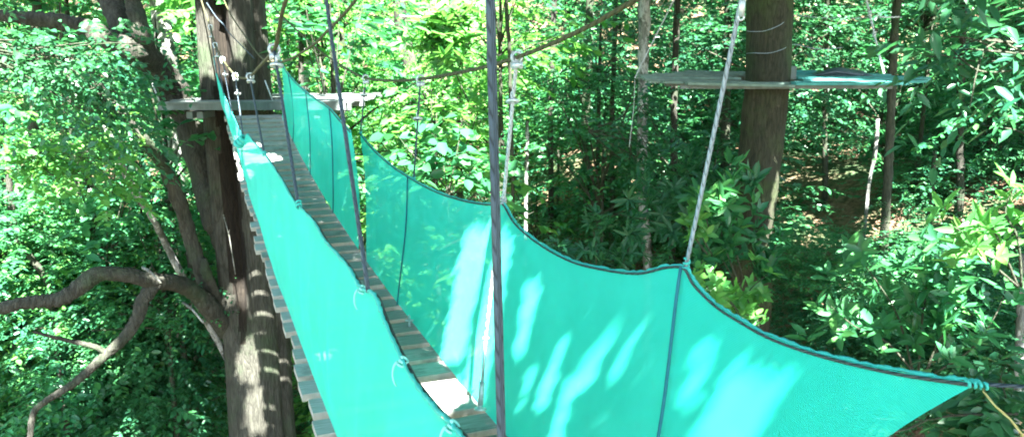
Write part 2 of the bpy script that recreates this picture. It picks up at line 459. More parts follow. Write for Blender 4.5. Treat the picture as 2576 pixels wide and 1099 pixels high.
Yf = [8.9, 8.6] + [max(1.45, p.y * 1.06 + .35) for p in tops3[2:]]
feet3 = [lfoot(y) for y in Yf]
NL = net('safety_net', 'near left teal net with looped ties along its top edge beside the planks', tops3, feet3,
         'teal safety nets of the footbridge', bulge=-.06, seed=21, folds=.05)
tops4 = [P(536, 143, 11.7), P(546, 190, 11.0), P(566, 245, 10.2), P(586, 290, 9.4), P(604, 330, 8.7), P(614, 345, 8.15)]
feet4 = [lfoot(y) for y in (11.7, 11.1, 10.5, 9.9, 9.4, 8.95)]
NL2 = net('safety_net', 'narrow far left teal net bunched beside the hollow trunk, seen almost edge on', tops4, feet4,
          'teal safety nets of the footbridge', bulge=-.04, seed=31, folds=.05)
# bunched overlap where the two left nets are tied together
k = MB(); q0 = tops3[0]
k.coil(q0 + Vector((-.06, 0, -.06)), q0 + Vector((.06, -.1, .03)), .035, .022, 3)
k.build('bunched_tie', M['hem'], NL2[0])
# tie loops on the near left net
for fx in (.60, .805, .93):
    i = int(fx * (len(NL[1]) - 1)); p = NL[1][i]
    k = MB(); k.coil(p + Vector((-.006, 0, -.012)), p + Vector((.006, 0, .008)), .009, .003, 2.5)
    lp = [p + BN * (-.012 - .014 * math.sin(a)) + Vector((0, .005, -.028 * (1 - math.cos(a)))) - BD * .012 * (a / 3) for a in np.linspace(0, 2.6, 9)]
    k.tube(lp, [.0034 - .0002 * j for j in range(9)], 5)
    k.build('tie_loop', M['tie'], NL[0])
# corner knot of the near right net, tether and guy
cp = NR[1][-1]
k = MB(); k.coil(cp + Vector((-.025, 0, -.002)), cp + Vector((.02, -.005, -.006)), .006, .0035, 4)
k.build('corner_knot', M['hem'], NR[0])
r_ = empty('tether_rope', cp, 'dark rope pulling the loose net corner out to the right edge of the photo', 'rope')
MB().tube([cp + Vector((.02, 0, -.004)), cp + Vector((.15, .0, -.012)), P(2600, 970, 1.45), P(2700, 976, 1.45)], .0045, 6).build('tether_strand', M['rope_dark'], r_)
r_ = empty('tie_cord', cp, 'slack yellow cord hanging down from the loose net corner at the right', 'cord')
MB().tube([cp + Vector((.01, 0, -.012)), P(2475, 985, 1.46), P(2505, 1022, 1.45), P(2540, 1052, 1.44), P(2570, 1090, 1.44), P(2590, 1150, 1.43)], .0022, 6).build('cord_strand', M['rope_yellow'], r_)

# --- cables
def cable(pts, r, mat, label, name='suspension_cable', cat='cable', n=10, group=None, part='cable_strand'):
    q = spline(pts, n)
    root = empty(name, q[len(q) // 2], label, cat, group)
    MB().tube(q, r, 8).build(part, mat, root)
    return root, [Vector(x) for x in q]
rc_px = [(1600, 0), (1450, 82), (1300, 145), (1180, 178), (1060, 199), (985, 203), (920, 197), (880, 178), (843, 155)]
rc = [on_plane(2040, -260, 1.56), on_plane(1800, -115, 1.56)] + [on_plane(px, py, 1.56) for px, py in rc_px]
rc += [P(800, 125, 9.3), P(740, 70, 10.8), P(690, 20, 11.9), P(650, -40, 12.3)]
cable(rc, .0105, M['rope_olive'], 'olive main cable sagging over the right nets and rising to the upper right')
lc = [P(1000, -700, 2.2), on_plane(830, -260, .44), on_plane(720, 0, .44), on_plane(702, 75, .44), on_plane(690, 125, .44), P(655, 165, 5.6), P(627, 194, 6.6),
      P(606, 196, 7.6), P(590, 189, 8.4), P(560, 150, 9.8), P(540, 110, 10.8), P(528, 65, 11.6), P(512, 20, 12.1), P(498, -30, 12.3)]
cable(lc, .0105, M['rope_olive'], 'olive main cable over the left nets, dipping in front of the hollow trunk')
tc = [P(550, -40, 12.2), P(563, 0, 12.0), P(582, 40, 11.6), P(610, 82, 11.0), P(655, 143, 9.4), P(690, 158, 8.2), P(715, 155, 7.4), P(740, 144, 6.7), P(790, 112, 5.7), P(822, 80, 5.1), P(860, 42, 4.6), P(895, 0, 4.2), P(980, -120, 3.5)]
cable(tc, .0095, M['rope_olive'], 'brown hand rope from high on the hollow trunk, crossing behind the long dark hanger', 'hand_rope', 'rope', part='rope_strand')
tw = [P(520, 8, 12.1), P(545, 45, 12.0), P(562, 62, 11.9), P(578, 85, 11.8), P(640, 148, 11.4)]
cable(tw, .007, M['rope_dark'], 'thin grey lashing rope lying across the dark hollow of the trunk', 'lashing_rope', 'rope', part='rope_strand')

# --- hangers: strand, clamp, shackle ring
def hanger(top, bot, r, mat, label, clamp=True, ring=.22, knot=True, rod=None):
    top = Vector(top); bot = Vector(bot)
    root = empty('hanger_rope', bot, label, 'hanger rope', 'hangers between cables and nets')
    d = (bot - top); L = d.length
    q = [top.lerp(bot, t) + Vector((0, 0, -.006 * math.sin(math.pi * t))) for t in np.linspace(0, 1, 12)]
    MB().tube(q, r, 8).build('hanger_strand', mat, root)
    if clamp:
        k = MB()
        k.torus(top, .026, .008, BD, 12, 6)
        k.box(top + Vector((0, 0, -.035)), .05, .035, .03, BN, BD)
        k.tube([top + BN * .02 + Vector((0, 0, .03)), top + BN * .02 + Vector((0, 0, -.055))], .006, 6)
        k.tube([top - BN * .02 + Vector((0, 0, .03)), top - BN * .02 + Vector((0, 0, -.055))], .006, 6)
        k.build('cable_clamp', M['steel'], root)
    if ring:
        k = MB(); c = top + d.normalized() * ring
        k.torus(c, .026, .009, (0, .35, 1), 14, 6); k.torus(c + Vector((0, 0, .03)), .016, .006, BN, 12, 6)
        k.build('shackle_ring', M['steel'], root)
    if knot:
        k = MB(); u = d.normalized()
        k.coil(bot - u * .035, bot + u * .01, r * 1.35, r * .6, 2.5); k.build('lashing_knot', M['rope_pale'] if mat is M['rope_pale'] else M['hem'], root)
    return root
def near_pt(curve, p): return min(curve, key=lambda q: (q - p).length)
RC = [Vector(x) for x in spline(rc, 40)]; LC = [Vector(x) for x in spline(lc, 60)]
def cpx(curve, px):
    return min(curve, key=lambda q: abs(pix(np.array([q]))[0][0] - px))
def tpx(T, px, fr=None): return min(T, key=lambda q: abs(pix(np.array([q]))[0][0] - px))
hanger(cpx(RC, 1300), tpx(NR[1], 1266), .0095, M['rope_pale'], 'bright pale hanger from the right cable to the peak of the near right net')
hanger(cpx(RC, 1057), tpx(NR[1], 1040), .007, M['rope_dark'], 'thin grey hanger against bright leaves, second from the near end of the right cable', ring=.3)
hanger(cpx(RC, 920), tpx(NR[1], 907), .007, M['rope_dark'], 'thin grey hanger above the gap between the two right nets', ring=.2)
hanger(on_plane(1873, -40, 1.56), tpx(NR[1], 1725), .0068, M['rope_grey'], 'twisted pale hanger crossing in front of the right platform, down to a net post', clamp=False, ring=0)
k = MB(); 
hl = [o for o in bpy.data.objects if o.get('label', '').startswith('twisted pale hanger')][0]
k.box(P(1866, 18, 2.13), .015, .010, .05, Vector((1, 0, 0)), Vector((0, 1, .1))); k.torus(P(1864, 44, 2.13), .0075, .003, (0, 1, 0))
k.build('swage_sleeve', M['steel'], hl)
hanger(P(1232, -60, 1.12), P(1263, 1160, 1.10), .0068, M['rope_dark'], 'thick blue grey hanger rope nearest the camera, running top to bottom of the photo', clamp=False, ring=0, knot=False)
hanger(P(812, -60, 2.60), tpx(NL[1], 926), .0062, M['rope_dark'], 'long dark blue hanger leaning in front of the gap, ending on the near left net', clamp=False, ring=0, knot=False)
hanger(cpx(LC, 690), tpx(NL[1], 752), .008, M['rope_dark'], 'grey hanger with a large shackle on the steep left cable, crossing the planks', ring=.13)
hanger(cpx(LC, 629), tpx(NL[1], 664), .007, M['rope_dark'], 'grey hanger from the lowest clamp of the left cable', ring=.15)
hanger(cpx(LC, 592), P(612, 345, 8.05), .007, M['rope_dark'], 'thin grey hanger from the second clamp of the left cable to the bunched net tie', ring=.2)
hanger(cpx(LC, 560), P(584, 288, 9.4), .007, M['rope_dark'], 'thin hanger in front of the dark hollow, third from the lowest clamp', ring=.22)
hanger(cpx(LC, 541), P(563, 240, 10.3), .007, M['rope_dark'], 'thin hanger on the steep end of the left cable, second from the trunk', ring=.2)
hanger(cpx(LC, 529), P(545, 190, 11.0), .007, M['rope_dark'], 'thin hanger nearest the trunk at the top of the left cable', ring=.2)
# turnbuckle standing at the right deck edge, in front of the near right net
root = empty('turnbuckle', rfoot(3.40), 'slim steel turnbuckle rod hooked to the deck edge beside the right net', 'turnbuckle')
a0 = P(1244, 655, 3.55); a1 = P(1222, 850, 3.43); a2 = P(1213, 960, 3.38); a3 = P(1208, 1018, 3.36)
MB().tube([tpx(NR[1], 1266) - BN * .03, a0, a1], .008, 8).build('upper_strand', M['rope_pale'], root)
k = MB(); k.tube([a1, a2], .008, 8); k.torus(a1, .011, .005, (0, 0, 1)); k.build('threaded_rod', M['steel'], root)
k = MB(); k.tube([a2, a3], .013, 8); k.build('rod_sleeve', M['steel'], root)
k = MB(); k.torus(a3 + Vector((0, 0, -.02)), .022, .007, (0, .3, 1)); k.torus(a3 + Vector((0, 0, -.01)), .014, .006, BN); k.build('eye_hook', M['steel'], root)
# second eye hook at the deck edge
e = rfoot(4.75) - BN * .03 + Vector((0, 0, .03))
root = empty('eye_hook', e, 'small steel eye hook on the deck edge at the foot of a dark net cord', 'hook')
k = MB(); k.torus(e, .022, .007, (0, .3, 1)); k.tube([e, e + Vector((0, 0, -.05))], .007, 6); k.build('hook_ring', M['steel'], root)
k = MB(); k.torus(e + Vector((0, 0, .02)), .013, .005, BN); k.build('shackle', M['steel'], root)

# ------------------------------------------------------------------ the big left tree
def trunk_left(a, t, p):
    # a = 0 faces the camera; two fused stems with a deep hollow between them
    z = p.z
    hollow = ss((z + 6.0) / 3.0)
    r = 1 + .10 * math.cos(2 * (a - .3)) + .07 * math.cos(3 * a + 1) + .05 * noise.noise(Vector((math.cos(a) * 2, math.sin(a) * 2, z * .5)))
    def dip(c, w, dpt):
        d = (a - c + math.pi) % (2 * math.pi) - math.pi
        return dpt * math.exp(-(d / w) ** 2)
    r -= hollow * dip(-.10, .36, .72)
    r += hollow * dip(-.72, .16, .10)
    r -= .20 * dip(1.15, .12, .8)
    r -= .16 * dip(-1.5, .2, .8)
    if z < -5.5: r += .10 * (-5.5 - z) / 3 * (.5 + .5 * math.cos(5 * a))
    return r
LTY = 12.75
ltc = P(588, 150, LTY)
lt = empty('hollow_tree', (ltc.x, LTY, ground_z(ltc.x, LTY)), 'huge old tree with a dark hollow in its trunk, carrying the left platform', 'tree')
zz = np.linspace(-9.6, 9, 90)
pts = []; rad = []
for z in zz:
    px = np.interp(-z, [-9, -1, 0, 1, 3, 5, 7, 10], [585, 580, 588, 592, 625, 645, 664, 690])
    r_, s_ = 0, 0
    X = ltc.x + .05 * noise.noise(Vector((0, 0, z * .4))) + max(0, (-z - 2)) * .015
    pts.append((X, LTY + .04 * noise.noise(Vector((5, 0, z * .4))), z)); rad.append(.56 + .010 * max(0, -z - 3) - .01 * max(0, z))
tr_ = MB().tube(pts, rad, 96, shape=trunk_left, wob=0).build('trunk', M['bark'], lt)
tr_.data.materials.append(M['hollow_shade'])
for f in tr_.data.polygons:                         # darker colour inside the hollow, painting its shade into the wood
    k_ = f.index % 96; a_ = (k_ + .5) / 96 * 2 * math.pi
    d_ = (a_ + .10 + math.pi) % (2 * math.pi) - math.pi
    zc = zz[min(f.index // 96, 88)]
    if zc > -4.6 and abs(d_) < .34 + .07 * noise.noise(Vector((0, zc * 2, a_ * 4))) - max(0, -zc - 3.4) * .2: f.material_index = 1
def ridges(a, t, p):
    return 1 + .06 * noise.noise(Vector((math.cos(a) * 3, math.sin(a) * 3, p.x * .8 + p.z * .8))) + .05 * noise.noise(p * 4.5)
def limb(px, name='limb', mat='bark', parent=None, wob=.28, seg=26, n=14):
    q = spline([tuple(P(a, b, y)) + (r,) for a, b, y, r in px], n)
    return MB().tube([Vector(x[:3]) for x in q], [x[3] * .9 for x in q], seg, wob=wob, shape=ridges).build(name, M[mat], parent)
limb([(606, 700, 13.0, .20), (560, 560, 12.65, .30), (520, 430, 12.8, .28), (478, 310, 12.95, .275), (420, 205, 12.7, .25), (375, 150, 12.2, .21), (330, 125, 11.6, .185), (270, 98, 11.5, .165), (205, 68, 11.4, .15), (120, 52, 11.3, .12), (40, 45, 11.2, .10), (-80, 30, 11, .07)], parent=lt)
limb([(400, 190, 12.5, .17), (345, 130, 12.1, .19), (312, 80, 11.8, .185), (290, 30, 11.9, .18), (272, -20, 12, .17), (240, -140, 12, .15)], parent=lt)
limb([(420, 215, 12.6, .16), (375, 145, 12.1, .15), (355, 80, 11.6, .14), (335, 10, 11.7, .13), (325, -60, 11.8, .12)], parent=lt)
limb([(600, 850, 13.0, .15), (530, 740, 12.3, .15), (492, 640, 12.1, .125), (455, 520, 11.9, .115), (420, 430, 11.8, .11), (375, 370, 11.7, .10), (330, 310, 11.6, .09), (292, 268, 11.5, .085), (240, 205, 11.5, .07), (215, 140, 11.5, .055)], parent=lt)
limb([(615, 880, 13.0, .17), (540, 790, 12.2, .18), (490, 735, 11.8, .14), (440, 712, 11.4, .135), (385, 706, 11.0, .125), (310, 690, 10.7, .115), (245, 690, 10.5, .115), (200, 722, 10.4, .12), (150, 752, 10.3, .11), (90, 758, 10.2, .10), (30, 768, 10.1, .09), (-70, 800, 10, .08)], parent=lt)
limb([(400, 700, 11.1, .12), (362, 752, 10.9, .105), (345, 800, 10.8, .10), (312, 850, 10.7, .09), (270, 888, 10.6, .075), (225, 930, 10.5, .065), (180, 968, 10.4, .058), (120, 1005, 10.3, .05), (84, 1040, 10.3, .045), (75, 1110, 10.2, .04)], parent=lt)
limb([(272, 890, 10.6, .05), (240, 872, 10.55, .042), (180, 858, 10.5, .034), (130, 846, 10.4, .028), (84, 834, 10.3, .018)], parent=lt, seg=10)
limb([(585, 830, 12.9, .05), (525, 700, 12.0, .09), (512, 650, 11.95, .05)], parent=lt, seg=12)
# upper crown limbs, above the frame
for k in range(6):
    a = k * 1.05 + .3; b0 = Vector((ltc.x, LTY, 5.5 + k * .5))
    q = [b0 + Vector((math.cos(a), math.sin(a), .75)) * s for s in (0, 1.2, 2.4, 3.8)]
    MB().tube(q, [.2, .15, .1, .05], 10, wob=.3).build('limb', M['bark'], lt)

def dead_stick(a, b, Y, r, label):
    p = P(*a, Y); q = P(*b, Y - .2)
    root = empty('broken_stick', q, label, 'stick')
    m_ = MB().tube([p, p.lerp(q, .4) + Vector((.02, 0, .02)), q], [r, r * .9, r * .6], 7, wob=.4)
    m_.build('stick_shaft', M['bark_pale'], root)
    e_ = p.lerp(q, .35); MB().tube([e_, e_ + Vector((.05, -.03, .10))], [r * .5, r * .2], 5).build('side_twig', M['bark_pale'], root)
dead_stick((358, 672), (405, 712), 10.6, .02, 'short pale broken stick jutting up above the arching branch')
dead_stick((460, 760), (512, 812), 11.3, .02, 'short pale broken stick leaning below the arching branch by the trunk')
dead_stick((562, 540), (592, 690), 11.7, .008, 'thin yellowish stick leaning against the dark hollow of the trunk')

# ------------------------------------------------------------------ left platform
lp = empty('tree_platform', P(640, 270, 12.0), 'grey board platform round the hollow tree at the far end of the footbridge', 'platform')
zt = -.63
pr = random.Random(5)
m = MB()
y = 11.86
x_of = lambda px, y: ray(px, 250)[0] * 11.95
for i in range(15):
    x0 = x_of(398, y) + pr.uniform(-.12, .1) + .05 * abs(i - 3) ; x1 = x_of(886, y) + pr.uniform(-.12, .08) 
    if 11.86 + i * .19 > LTY - .5 and 11.86 + i * .19 < LTY + .5:
        for xa, xb in ((x0, ltc.x - .72), (ltc.x + .72, x1)):
            m.box(((xa + xb) / 2, y, zt + pr.uniform(-.006, .012)), xb - xa, .17, .03, Vector((1, .012 * pr.uniform(-1, 1), .012 * pr.uniform(-1, 1))))
    else:
        m.box(((x0 + x1) / 2, y, zt + pr.uniform(-.006, .012)), x1 - x0, .17, .03, Vector((1, .01 * pr.uniform(-1, 1), .01 * pr.uniform(-1, 1))))
    y += .19
m.build('board_floor', M['board'], lp, smooth=False)
for yy, dz in ((11.83, -.05), (12.2, -.075), (13.3, -.075), (14.4, -.075)):
    MB().box((x_of(640, yy), yy, zt + dz), x_of(880, yy) - x_of(412, yy), .09, .11).build('edge_beam', M['board'], lp, smooth=False)
for xx in (x_of(480, 12.7), x_of(610, 12.7) - .62, x_of(610, 12.7) + .70, x_of(800, 12.7)):
    MB().box((xx, 13.0, zt - .185), .09, 2.3, .10).build('floor_joist', M['board'], lp, smooth=False)
for px_ in (405, 690):
    a_ = P(px_, 262, 11.95); 
    MB().tube([a_ + Vector((0, -.02, .0)), a_ + Vector((-.12, .0, .35))], .01, 6).build('corner_rope', M['rope_pale'], lp)

# ------------------------------------------------------------------ right platform tree
RTY = 10.2
rt0 = P(1937, 20, RTY)
rt = empty('mossy_tree', (rt0.x, RTY, ground_z(rt0.x, RTY)), 'straight brown mossy tree trunk through the right platform, sunlit along its right edge', 'tree')
cen = [(1937, -260, .29), (1937, 20, .287), (1932, 200, .283), (1918, 330, .275), (1908, 430, .27), (1899, 520, .262), (1890, 640, .255), (1888, 760, .26), (1870, 1000, .27), (1850, 1300, .30)]
q = spline([tuple(P(a, b, RTY)) + (r,) for a, b, r in cen], 9)
top_ = [Vector((rt0.x, RTY, z)) for z in np.linspace(8.5, 2.6, 8)]
MB().tube(top_ + [Vector(x[:3]) for x in q], [.27] * 8 + [x[3] for x in q], 40, wob=.10).build('trunk', M['bark_moss'], rt)
for k in range(5):
    a = k * 1.3; b0 = Vector((rt0.x, RTY, 5.5 + k * .5))
    MB().tube([b0 + Vector((math.cos(a), math.sin(a), .8)) * s for s in (0, 1.2, 2.4, 3.6)], [.14, .11, .08, .04], 9, wob=.3).build('limb', M['bark_moss'], rt)
rp_ = empty('tree_platform', P(1937, 205, RTY - .5), 'flat ragged board platform on the straight mossy tree at the right, hung by pale ropes', 'platform')
zp = P(1600, 199, RTY).z
def xr(px, Y=RTY): return ray(px, 200)[0] * Y
tx = xr(1930)
m = MB(); m2 = MB()
hexw = lambda d: 1.0 - .58 * (abs(d) / 1.3) ** 1.5
for i in range(11):
    d = -.8 + i * .2; yy = RTY + d
    xl = tx - (tx - xr(1598)) * hexw(d) + pr.uniform(-.08, .08); xr_ = tx + (xr(2318) - tx) * hexw(d) + pr.uniform(-.1, .1)
    segs = [(xl, tx - .36, m), (tx + .36, xr_, m2)] if abs(d) < .42 else [(xl, tx + pr.uniform(-.05, .25), m), (None, xr_, m2)]
    for k_, (xa, xb, mm) in enumerate(segs):
        if xa is None: xa = segs[0][1] + .012
        mm.box(((xa + xb) / 2, yy, zp + .055 * d + pr.uniform(-.008, .014)), xb - xa, .18, .028, Vector((1, .01 * pr.uniform(-1, 1), .014 * pr.uniform(-1, 1) + (-.012 if mm is m else .012))))
m.build('board_floor', M['board_green'], rp_, smooth=False)
m2.build('painted_floor', M['board_teal'], rp_, smooth=False)
for dy in (-.7, -.33, .33, .9):
    MB().box((tx, RTY + dy, zp - .040 + .055 * dy), (xr(2250) - xr(1660)) * (.98 - .2 * abs(dy)), .07, .04).build('floor_beam', M['board'], rp_, smooth=False)
for sx in (-.40, .40):
    MB().box((tx + sx, RTY + .15, zp - .082), .08, 1.7, .045).build('cross_beam', M['board'], rp_, smooth=False)
# dark upright block and tarpaulin on the platform
a_ = P(1994, 190, RTY - .1)
MB().box((a_.x, a_.y, zp + .08), .07, .06, .16).build('stop_block', M['board'], rp_, smooth=False)
tb = empty('tarpaulin', (xr(2100, RTY + .5), RTY + .5, zp + .02), 'dark folded tarpaulin heaped on the far right of the right platform', 'tarpaulin')
m = MB(); vs = []; nx_, ny_ = 16, 9
for j in range(ny_):
    for i in range(nx_):
        u_, v_ = i / (nx_ - 1), j / (ny_ - 1)
        h = math.sin(math.pi * u_) ** .6 * math.sin(math.pi * v_) ** .6
        vs.append((xr(2040, RTY + .5) + u_ * .75, RTY + .2 + v_ * .6, zp + .022 + h * (.10 + .05 * noise.noise(Vector((u_ * 4, v_ * 4, 1))))))
m.add(vs, [(j * nx_ + i, j * nx_ + i + 1, (j + 1) * nx_ + i + 1, (j + 1) * nx_ + i) for j in range(ny_ - 1) for i in range(nx_ - 1)])
m.build('folded_sheet', M['tarp'], tb)
MB().tube([(xr(2055, RTY + .2), RTY + .21, zp + .045), (xr(2100, RTY + .2), RTY + .17, zp + .09), (xr(2170, RTY + .2), RTY + .21, zp + .045)], .018, 7).build('rolled_edge', M['tarp'], tb)
def wire(pts, r, mat, label, cat='rope', name='guy_rope', part='rope_strand', knots=0, group=None):
    root, q = cable(pts, r, mat, label, name, cat, 8, group, part)
    if knots:
        for f in np.linspace(.25, .8, knots):
            c = q[int(f * (len(q) - 1))]; MB().coil(c + Vector((0, 0, -.03)), c + Vector((0, 0, .03)), r * 1.4, r * .9, 2).build('rope_knot', mat, root)
    return root
wire([P(2224, 186, 9.6), P(2205, 110, 9.8), P(2182, 10, 10.0), P(2160, -80, 10.1)], .012, M['rope_pale'], 'pale knotted guy rope rising from the right side of the right platform', knots=4)
wire([P(1597, 197, 10.2), P(1612, 165, 10.25), P(1640, 110, 10.3), P(1690, 10, 10.3), P(1720, -60, 10.3)], .007, M['rope_pale'], 'thin pale guy rope rising from the left tip of the right platform', knots=2)
wire([P(1597, 200, 10.2), P(1594, 270, 10.2), P(1583, 370, 10.2)], .004, M['rope_pale'], 'fine cord dangling below the left tip of the right platform')
wf = RTY - .31
wire([P(1878, 78, RTY), P(1890, 80, wf), P(1925, 78, wf), P(1965, 62, wf), P(1992, 40, RTY - .1), P(2060, 45, RTY), P(2120, 46, RTY + .2), P(2270, 44, RTY + .3)], .0038, M['rope_grey'], 'upper pale wire looped round the mossy trunk and stretched right', 'wire', 'guard_wire', 'wire_strand')
wire([P(1878, 135, RTY), P(1895, 134, wf), P(1935, 134, wf), P(1970, 124, wf), P(1995, 112, RTY - .1), P(2060, 124, RTY), P(2120, 120, RTY + .2)], .0038, M['rope_grey'], 'lower pale wire looped round the mossy trunk above the platform boards', 'wire', 'guard_wire', 'wire_strand')
wire([P(2204, 38, 9.9), P(2225, 44, 9.9), P(2262, 43, 9.9)], .010, M['rope_pale'], 'short pale rope end sticking out from the knotted guy rope', 'rope', 'rope_end')
wire([P(1100, 42, 13), P(1070, 43, 13), P(1035, 42, 13), P(1000, 40, 13)], .008, M['rope_pale'], 'short pale twig-like wire level across the bright leaves at top centre', 'wire', 'guard_wire', 'wire_strand')

# ------------------------------------------------------------------ standing trunks
def stem_tree(name, px, mat, label, cat='tree', leaves=0, L=.11, lm='leaf', twigs_n=0, group=None, seed=1):
    rng = np.random.default_rng(seed)
    q = spline([tuple(P(a, b, y)) + (r,) for a, b, y, r in px], 7)
    last = Vector(q[-1][:3]); gz = ground_z(last.x, last.y)
    pts = [Vector(x[:3]) for x in q]; rr = [x[3] for x in q]
    if last.z > gz:
        pts.append(Vector((last.x, last.y, gz - .1))); rr.append(rr[-1] * 1.15)
    root = empty(name, pts[-1] + Vector((0, 0, .1)), label, cat, group)
    MB().tube(pts, rr, 14, wob=.35).build('trunk', M[mat], root)
    top = pts[0]
    if twigs_n:
        st = np.array([list(pts[rng.integers(0, max(2, len(pts) // 3))]) for _ in range(twigs_n)]) + rng.normal(0, .35, (twigs_n, 3))
        me = leaf_mesh('crown', *twigs(st, rng.normal(0, 1, (twigs_n, 3)) * np.array([1, 1, .4]), 8, .45, L, .26, rng), rng)
    else:
        n = 60                                       # crown above the frame
        st = np.array(list(top + Vector((0, 0, 1.0)))) + rng.normal(0, .8, (n, 3))
        me = leaf_mesh('crown', *twigs(st, rng.normal(0, 1, (n, 3)), 8, .5, .13, .26, rng), rng)
    link('crown', me, M[lm], root)
    return root
stem_tree('pale_tree', [(398, -60, 16, .17), (402, 20, 16, .17), (412, 90, 16, .18), (424, 200, 16, .18), (432, 340, 16, .19), (440, 450, 16, .19), (452, 620, 16, .2)], 'bark_pale', 'thick pale grey trunk standing behind the fork of the leaning limb at the left', seed=2)
stem_tree('pale_tree', [(1622, -60, 14.5, .12), (1620, 60, 14.5, .105), (1617, 200, 14.5, .09), (1616, 320, 14.5, .095), (1614, 430, 14.5, .09), (1618, 520, 14.5, .085), (1626, 600, 14.5, .085), (1630, 680, 14.5, .085), (1630, 800, 14.5, .09)], 'bark_pale', 'pale mottled trunk in dark foliage between the white hanger and the mossy tree', seed=3)
stem_tree('pale_tree', [(752, -40, 17, .11), (756, 40, 17, .11), (764, 110, 17, .11), (766, 200, 17, .12)], 'bark_pale', 'pale trunk just right of the hollow tree above the far right net', seed=4)
stem_tree('forked_tree', [(792, -40, 15.5, .07), (778, 20, 15.5, .06), (770, 70, 15.5, .055), (760, 110, 15.5, .05), (757, 200, 15.5, .05)], 'bark', 'thin dark crooked trunk beside the pale trunk right of the hollow tree', seed=5)
stem_tree('dark_tree', [(1000, -50, 18, .12), (1008, 40, 18, .14), (1016, 90, 18, .15), (1028, 160, 18, .16), (1030, 260, 18, .16)], 'bark', 'short dark trunk among bright leaves right of the brown hand rope', seed=6)
stem_tree('slender_tree', [(1272, -40, 13, .03), (1276, 60, 13, .032), (1282, 130, 13, .032), (1284, 260, 13, .03), (1290, 420, 13, .03)], 'bark_thin', 'thin reddish brown stem close behind the thick near hanger rope', seed=7)
stem_tree('slender_tree', [(1326, 300, 15, .03), (1326, 380, 15, .035), (1324, 460, 15, .035), (1322, 560, 15, .035)], 'bark_pale', 'short thin pale stem right of the bright white hanger', seed=8, twigs_n=14)
stem_tree('slender_tree', [(2262, -40, 12, .07), (2252, 60, 12, .055), (2244, 200, 12, .06), (2238, 350, 12, .065), (2230, 500, 12, .065), (2222, 640, 12, .07)], 'bark_thin', 'slender grey green trunk on the slope behind the right end of the right platform', seed=9)
stem_tree('slender_tree', [(2352, 380, 12.5, .03), (2346, 460, 12.5, .035), (2340, 540, 12.5, .035), (2338, 620, 12.5, .035)], 'bark_thin', 'thin upright sapling stem in the dark slope right of the slender grey green trunk', seed=10, twigs_n=14)
stem_tree('slender_tree', [(2208, 300, 14, .03), (2202, 380, 14, .035), (2188, 450, 14, .03), (2182, 500, 14, .03)], 'bark_pale', 'thin pale leaning stem beside the sunlit brown soil', seed=11, twigs_n=10)
stem_tree('slender_tree', [(262, 310, 11.6, .035), (288, 370, 11.6, .045), (318, 440, 11.6, .05), (350, 500, 11.6, .055), (388, 555, 11.8, .05), (440, 660, 12.6, .055), (560, 880, 13.4, .06), (620, 1000, 13.6, .06)], 'bark_pale', 'thin pale sapling leaning in the leaves left of the rising limb', seed=12, twigs_n=16)
stem_tree('slender_tree', [(20, 420, 12.5, .04), (28, 520, 12.5, .05), (45, 600, 12.5, .05), (110, 690, 12.5, .05), (125, 720, 12.5, .05)], 'bark', 'crooked dark sapling at the left edge above the arching branch', seed=13, twigs_n=20)
stem_tree('slender_tree', [(2574, 640, 9, .05), (2572, 760, 9, .055), (2566, 880, 9, .055), (2566, 960, 9, .055)], 'bark_pale', 'pale sunlit stump-like stem at the right edge above the net corner', seed=14, twigs_n=10)
stem_tree('slender_tree', [(470, 560, 12.9, .045), (480, 660, 13, .05), (515, 780, 13.2, .05), (590, 940, 13.5, .05), (620, 1000, 13.6, .05)], 'bark', 'dark straight stem standing close left of the hollow tree', seed=15, twigs_n=10)
for k_, (px_, Y_, r_) in enumerate(((1700, 15, .06), (1830, 17, .09), (1545, 17, .05), (1390, 18, .06), (1160, 17, .06), (2080, 16, .05), (2420, 14, .06), (2500, 15, .07), (90, 16, .09), (660, 17, .08), (860, 18, .06), (1480, 20, .1))):
    stem_tree('forest_tree', [(px_ + 6, -50, Y_, r_), (px_, 120, Y_, r_), (px_ - 5, 300, Y_, r_ * 1.05), (px_ - 4, 480, Y_, r_ * 1.1)], 'bark_thin' if k_ % 3 else 'bark',
              'plain upright forest trunk half hidden behind leaves', group='plain trunks half hidden in the forest', seed=20 + k_)

# ------------------------------------------------------------------ named leafy plants
def plant(name, label, stems, lm, L, asp, kind='twig', m=9, per=1.0, seed=1, mat='bark_thin', flat=.6, sp=.9, drp=.25, tl=.4, jit=.06, cat='plant', group=None, r0=.012):
    """stems: list of polylines of (px,py,Y); leaves along the outer part"""
    rng = np.random.default_rng(seed)
    allp = []; tb_ = MB()
    for s in stems:
        q = [Vector(x) for x in spline([P(*a) for a in s], 6)]
        tb_.tube(q, [r0 * (1 - .7 * i / len(q)) for i in range(len(q))], 6)
        for i in range(1, len(q)):
            if i / len(q) > .25: allp.append((q[i], (q[i] - q[i - 1]).normalized()))
    base = Vector(spline([P(*a) for a in stems[0]], 2)[0])
    root = empty(name, base, label, cat, group)
    tb_.build('stem', M[mat], root)
    k = rng.integers(0, len(allp), max(3, int(len(allp) * per)))
    st = np.array([list(allp[i][0]) for i in k]) + rng.normal(0, jit, (len(k), 3))
    dr = np.array([list(allp[i][1]) for i in k]) * .8 + rng.normal(0, .6, (len(k), 3))
    if kind == 'twig': me = leaf_mesh('foliage', *twigs(st, dr, m, tl, L, asp, rng, flat, drp), rng)
    else:
        dr[:, 2] += .5; dr[:, 1] -= .5
        me = leaf_mesh('foliage', *rosettes(st, dr, m, L, asp, rng, sp), rng)
    link('foliage', me, M[lm], root)
    return root
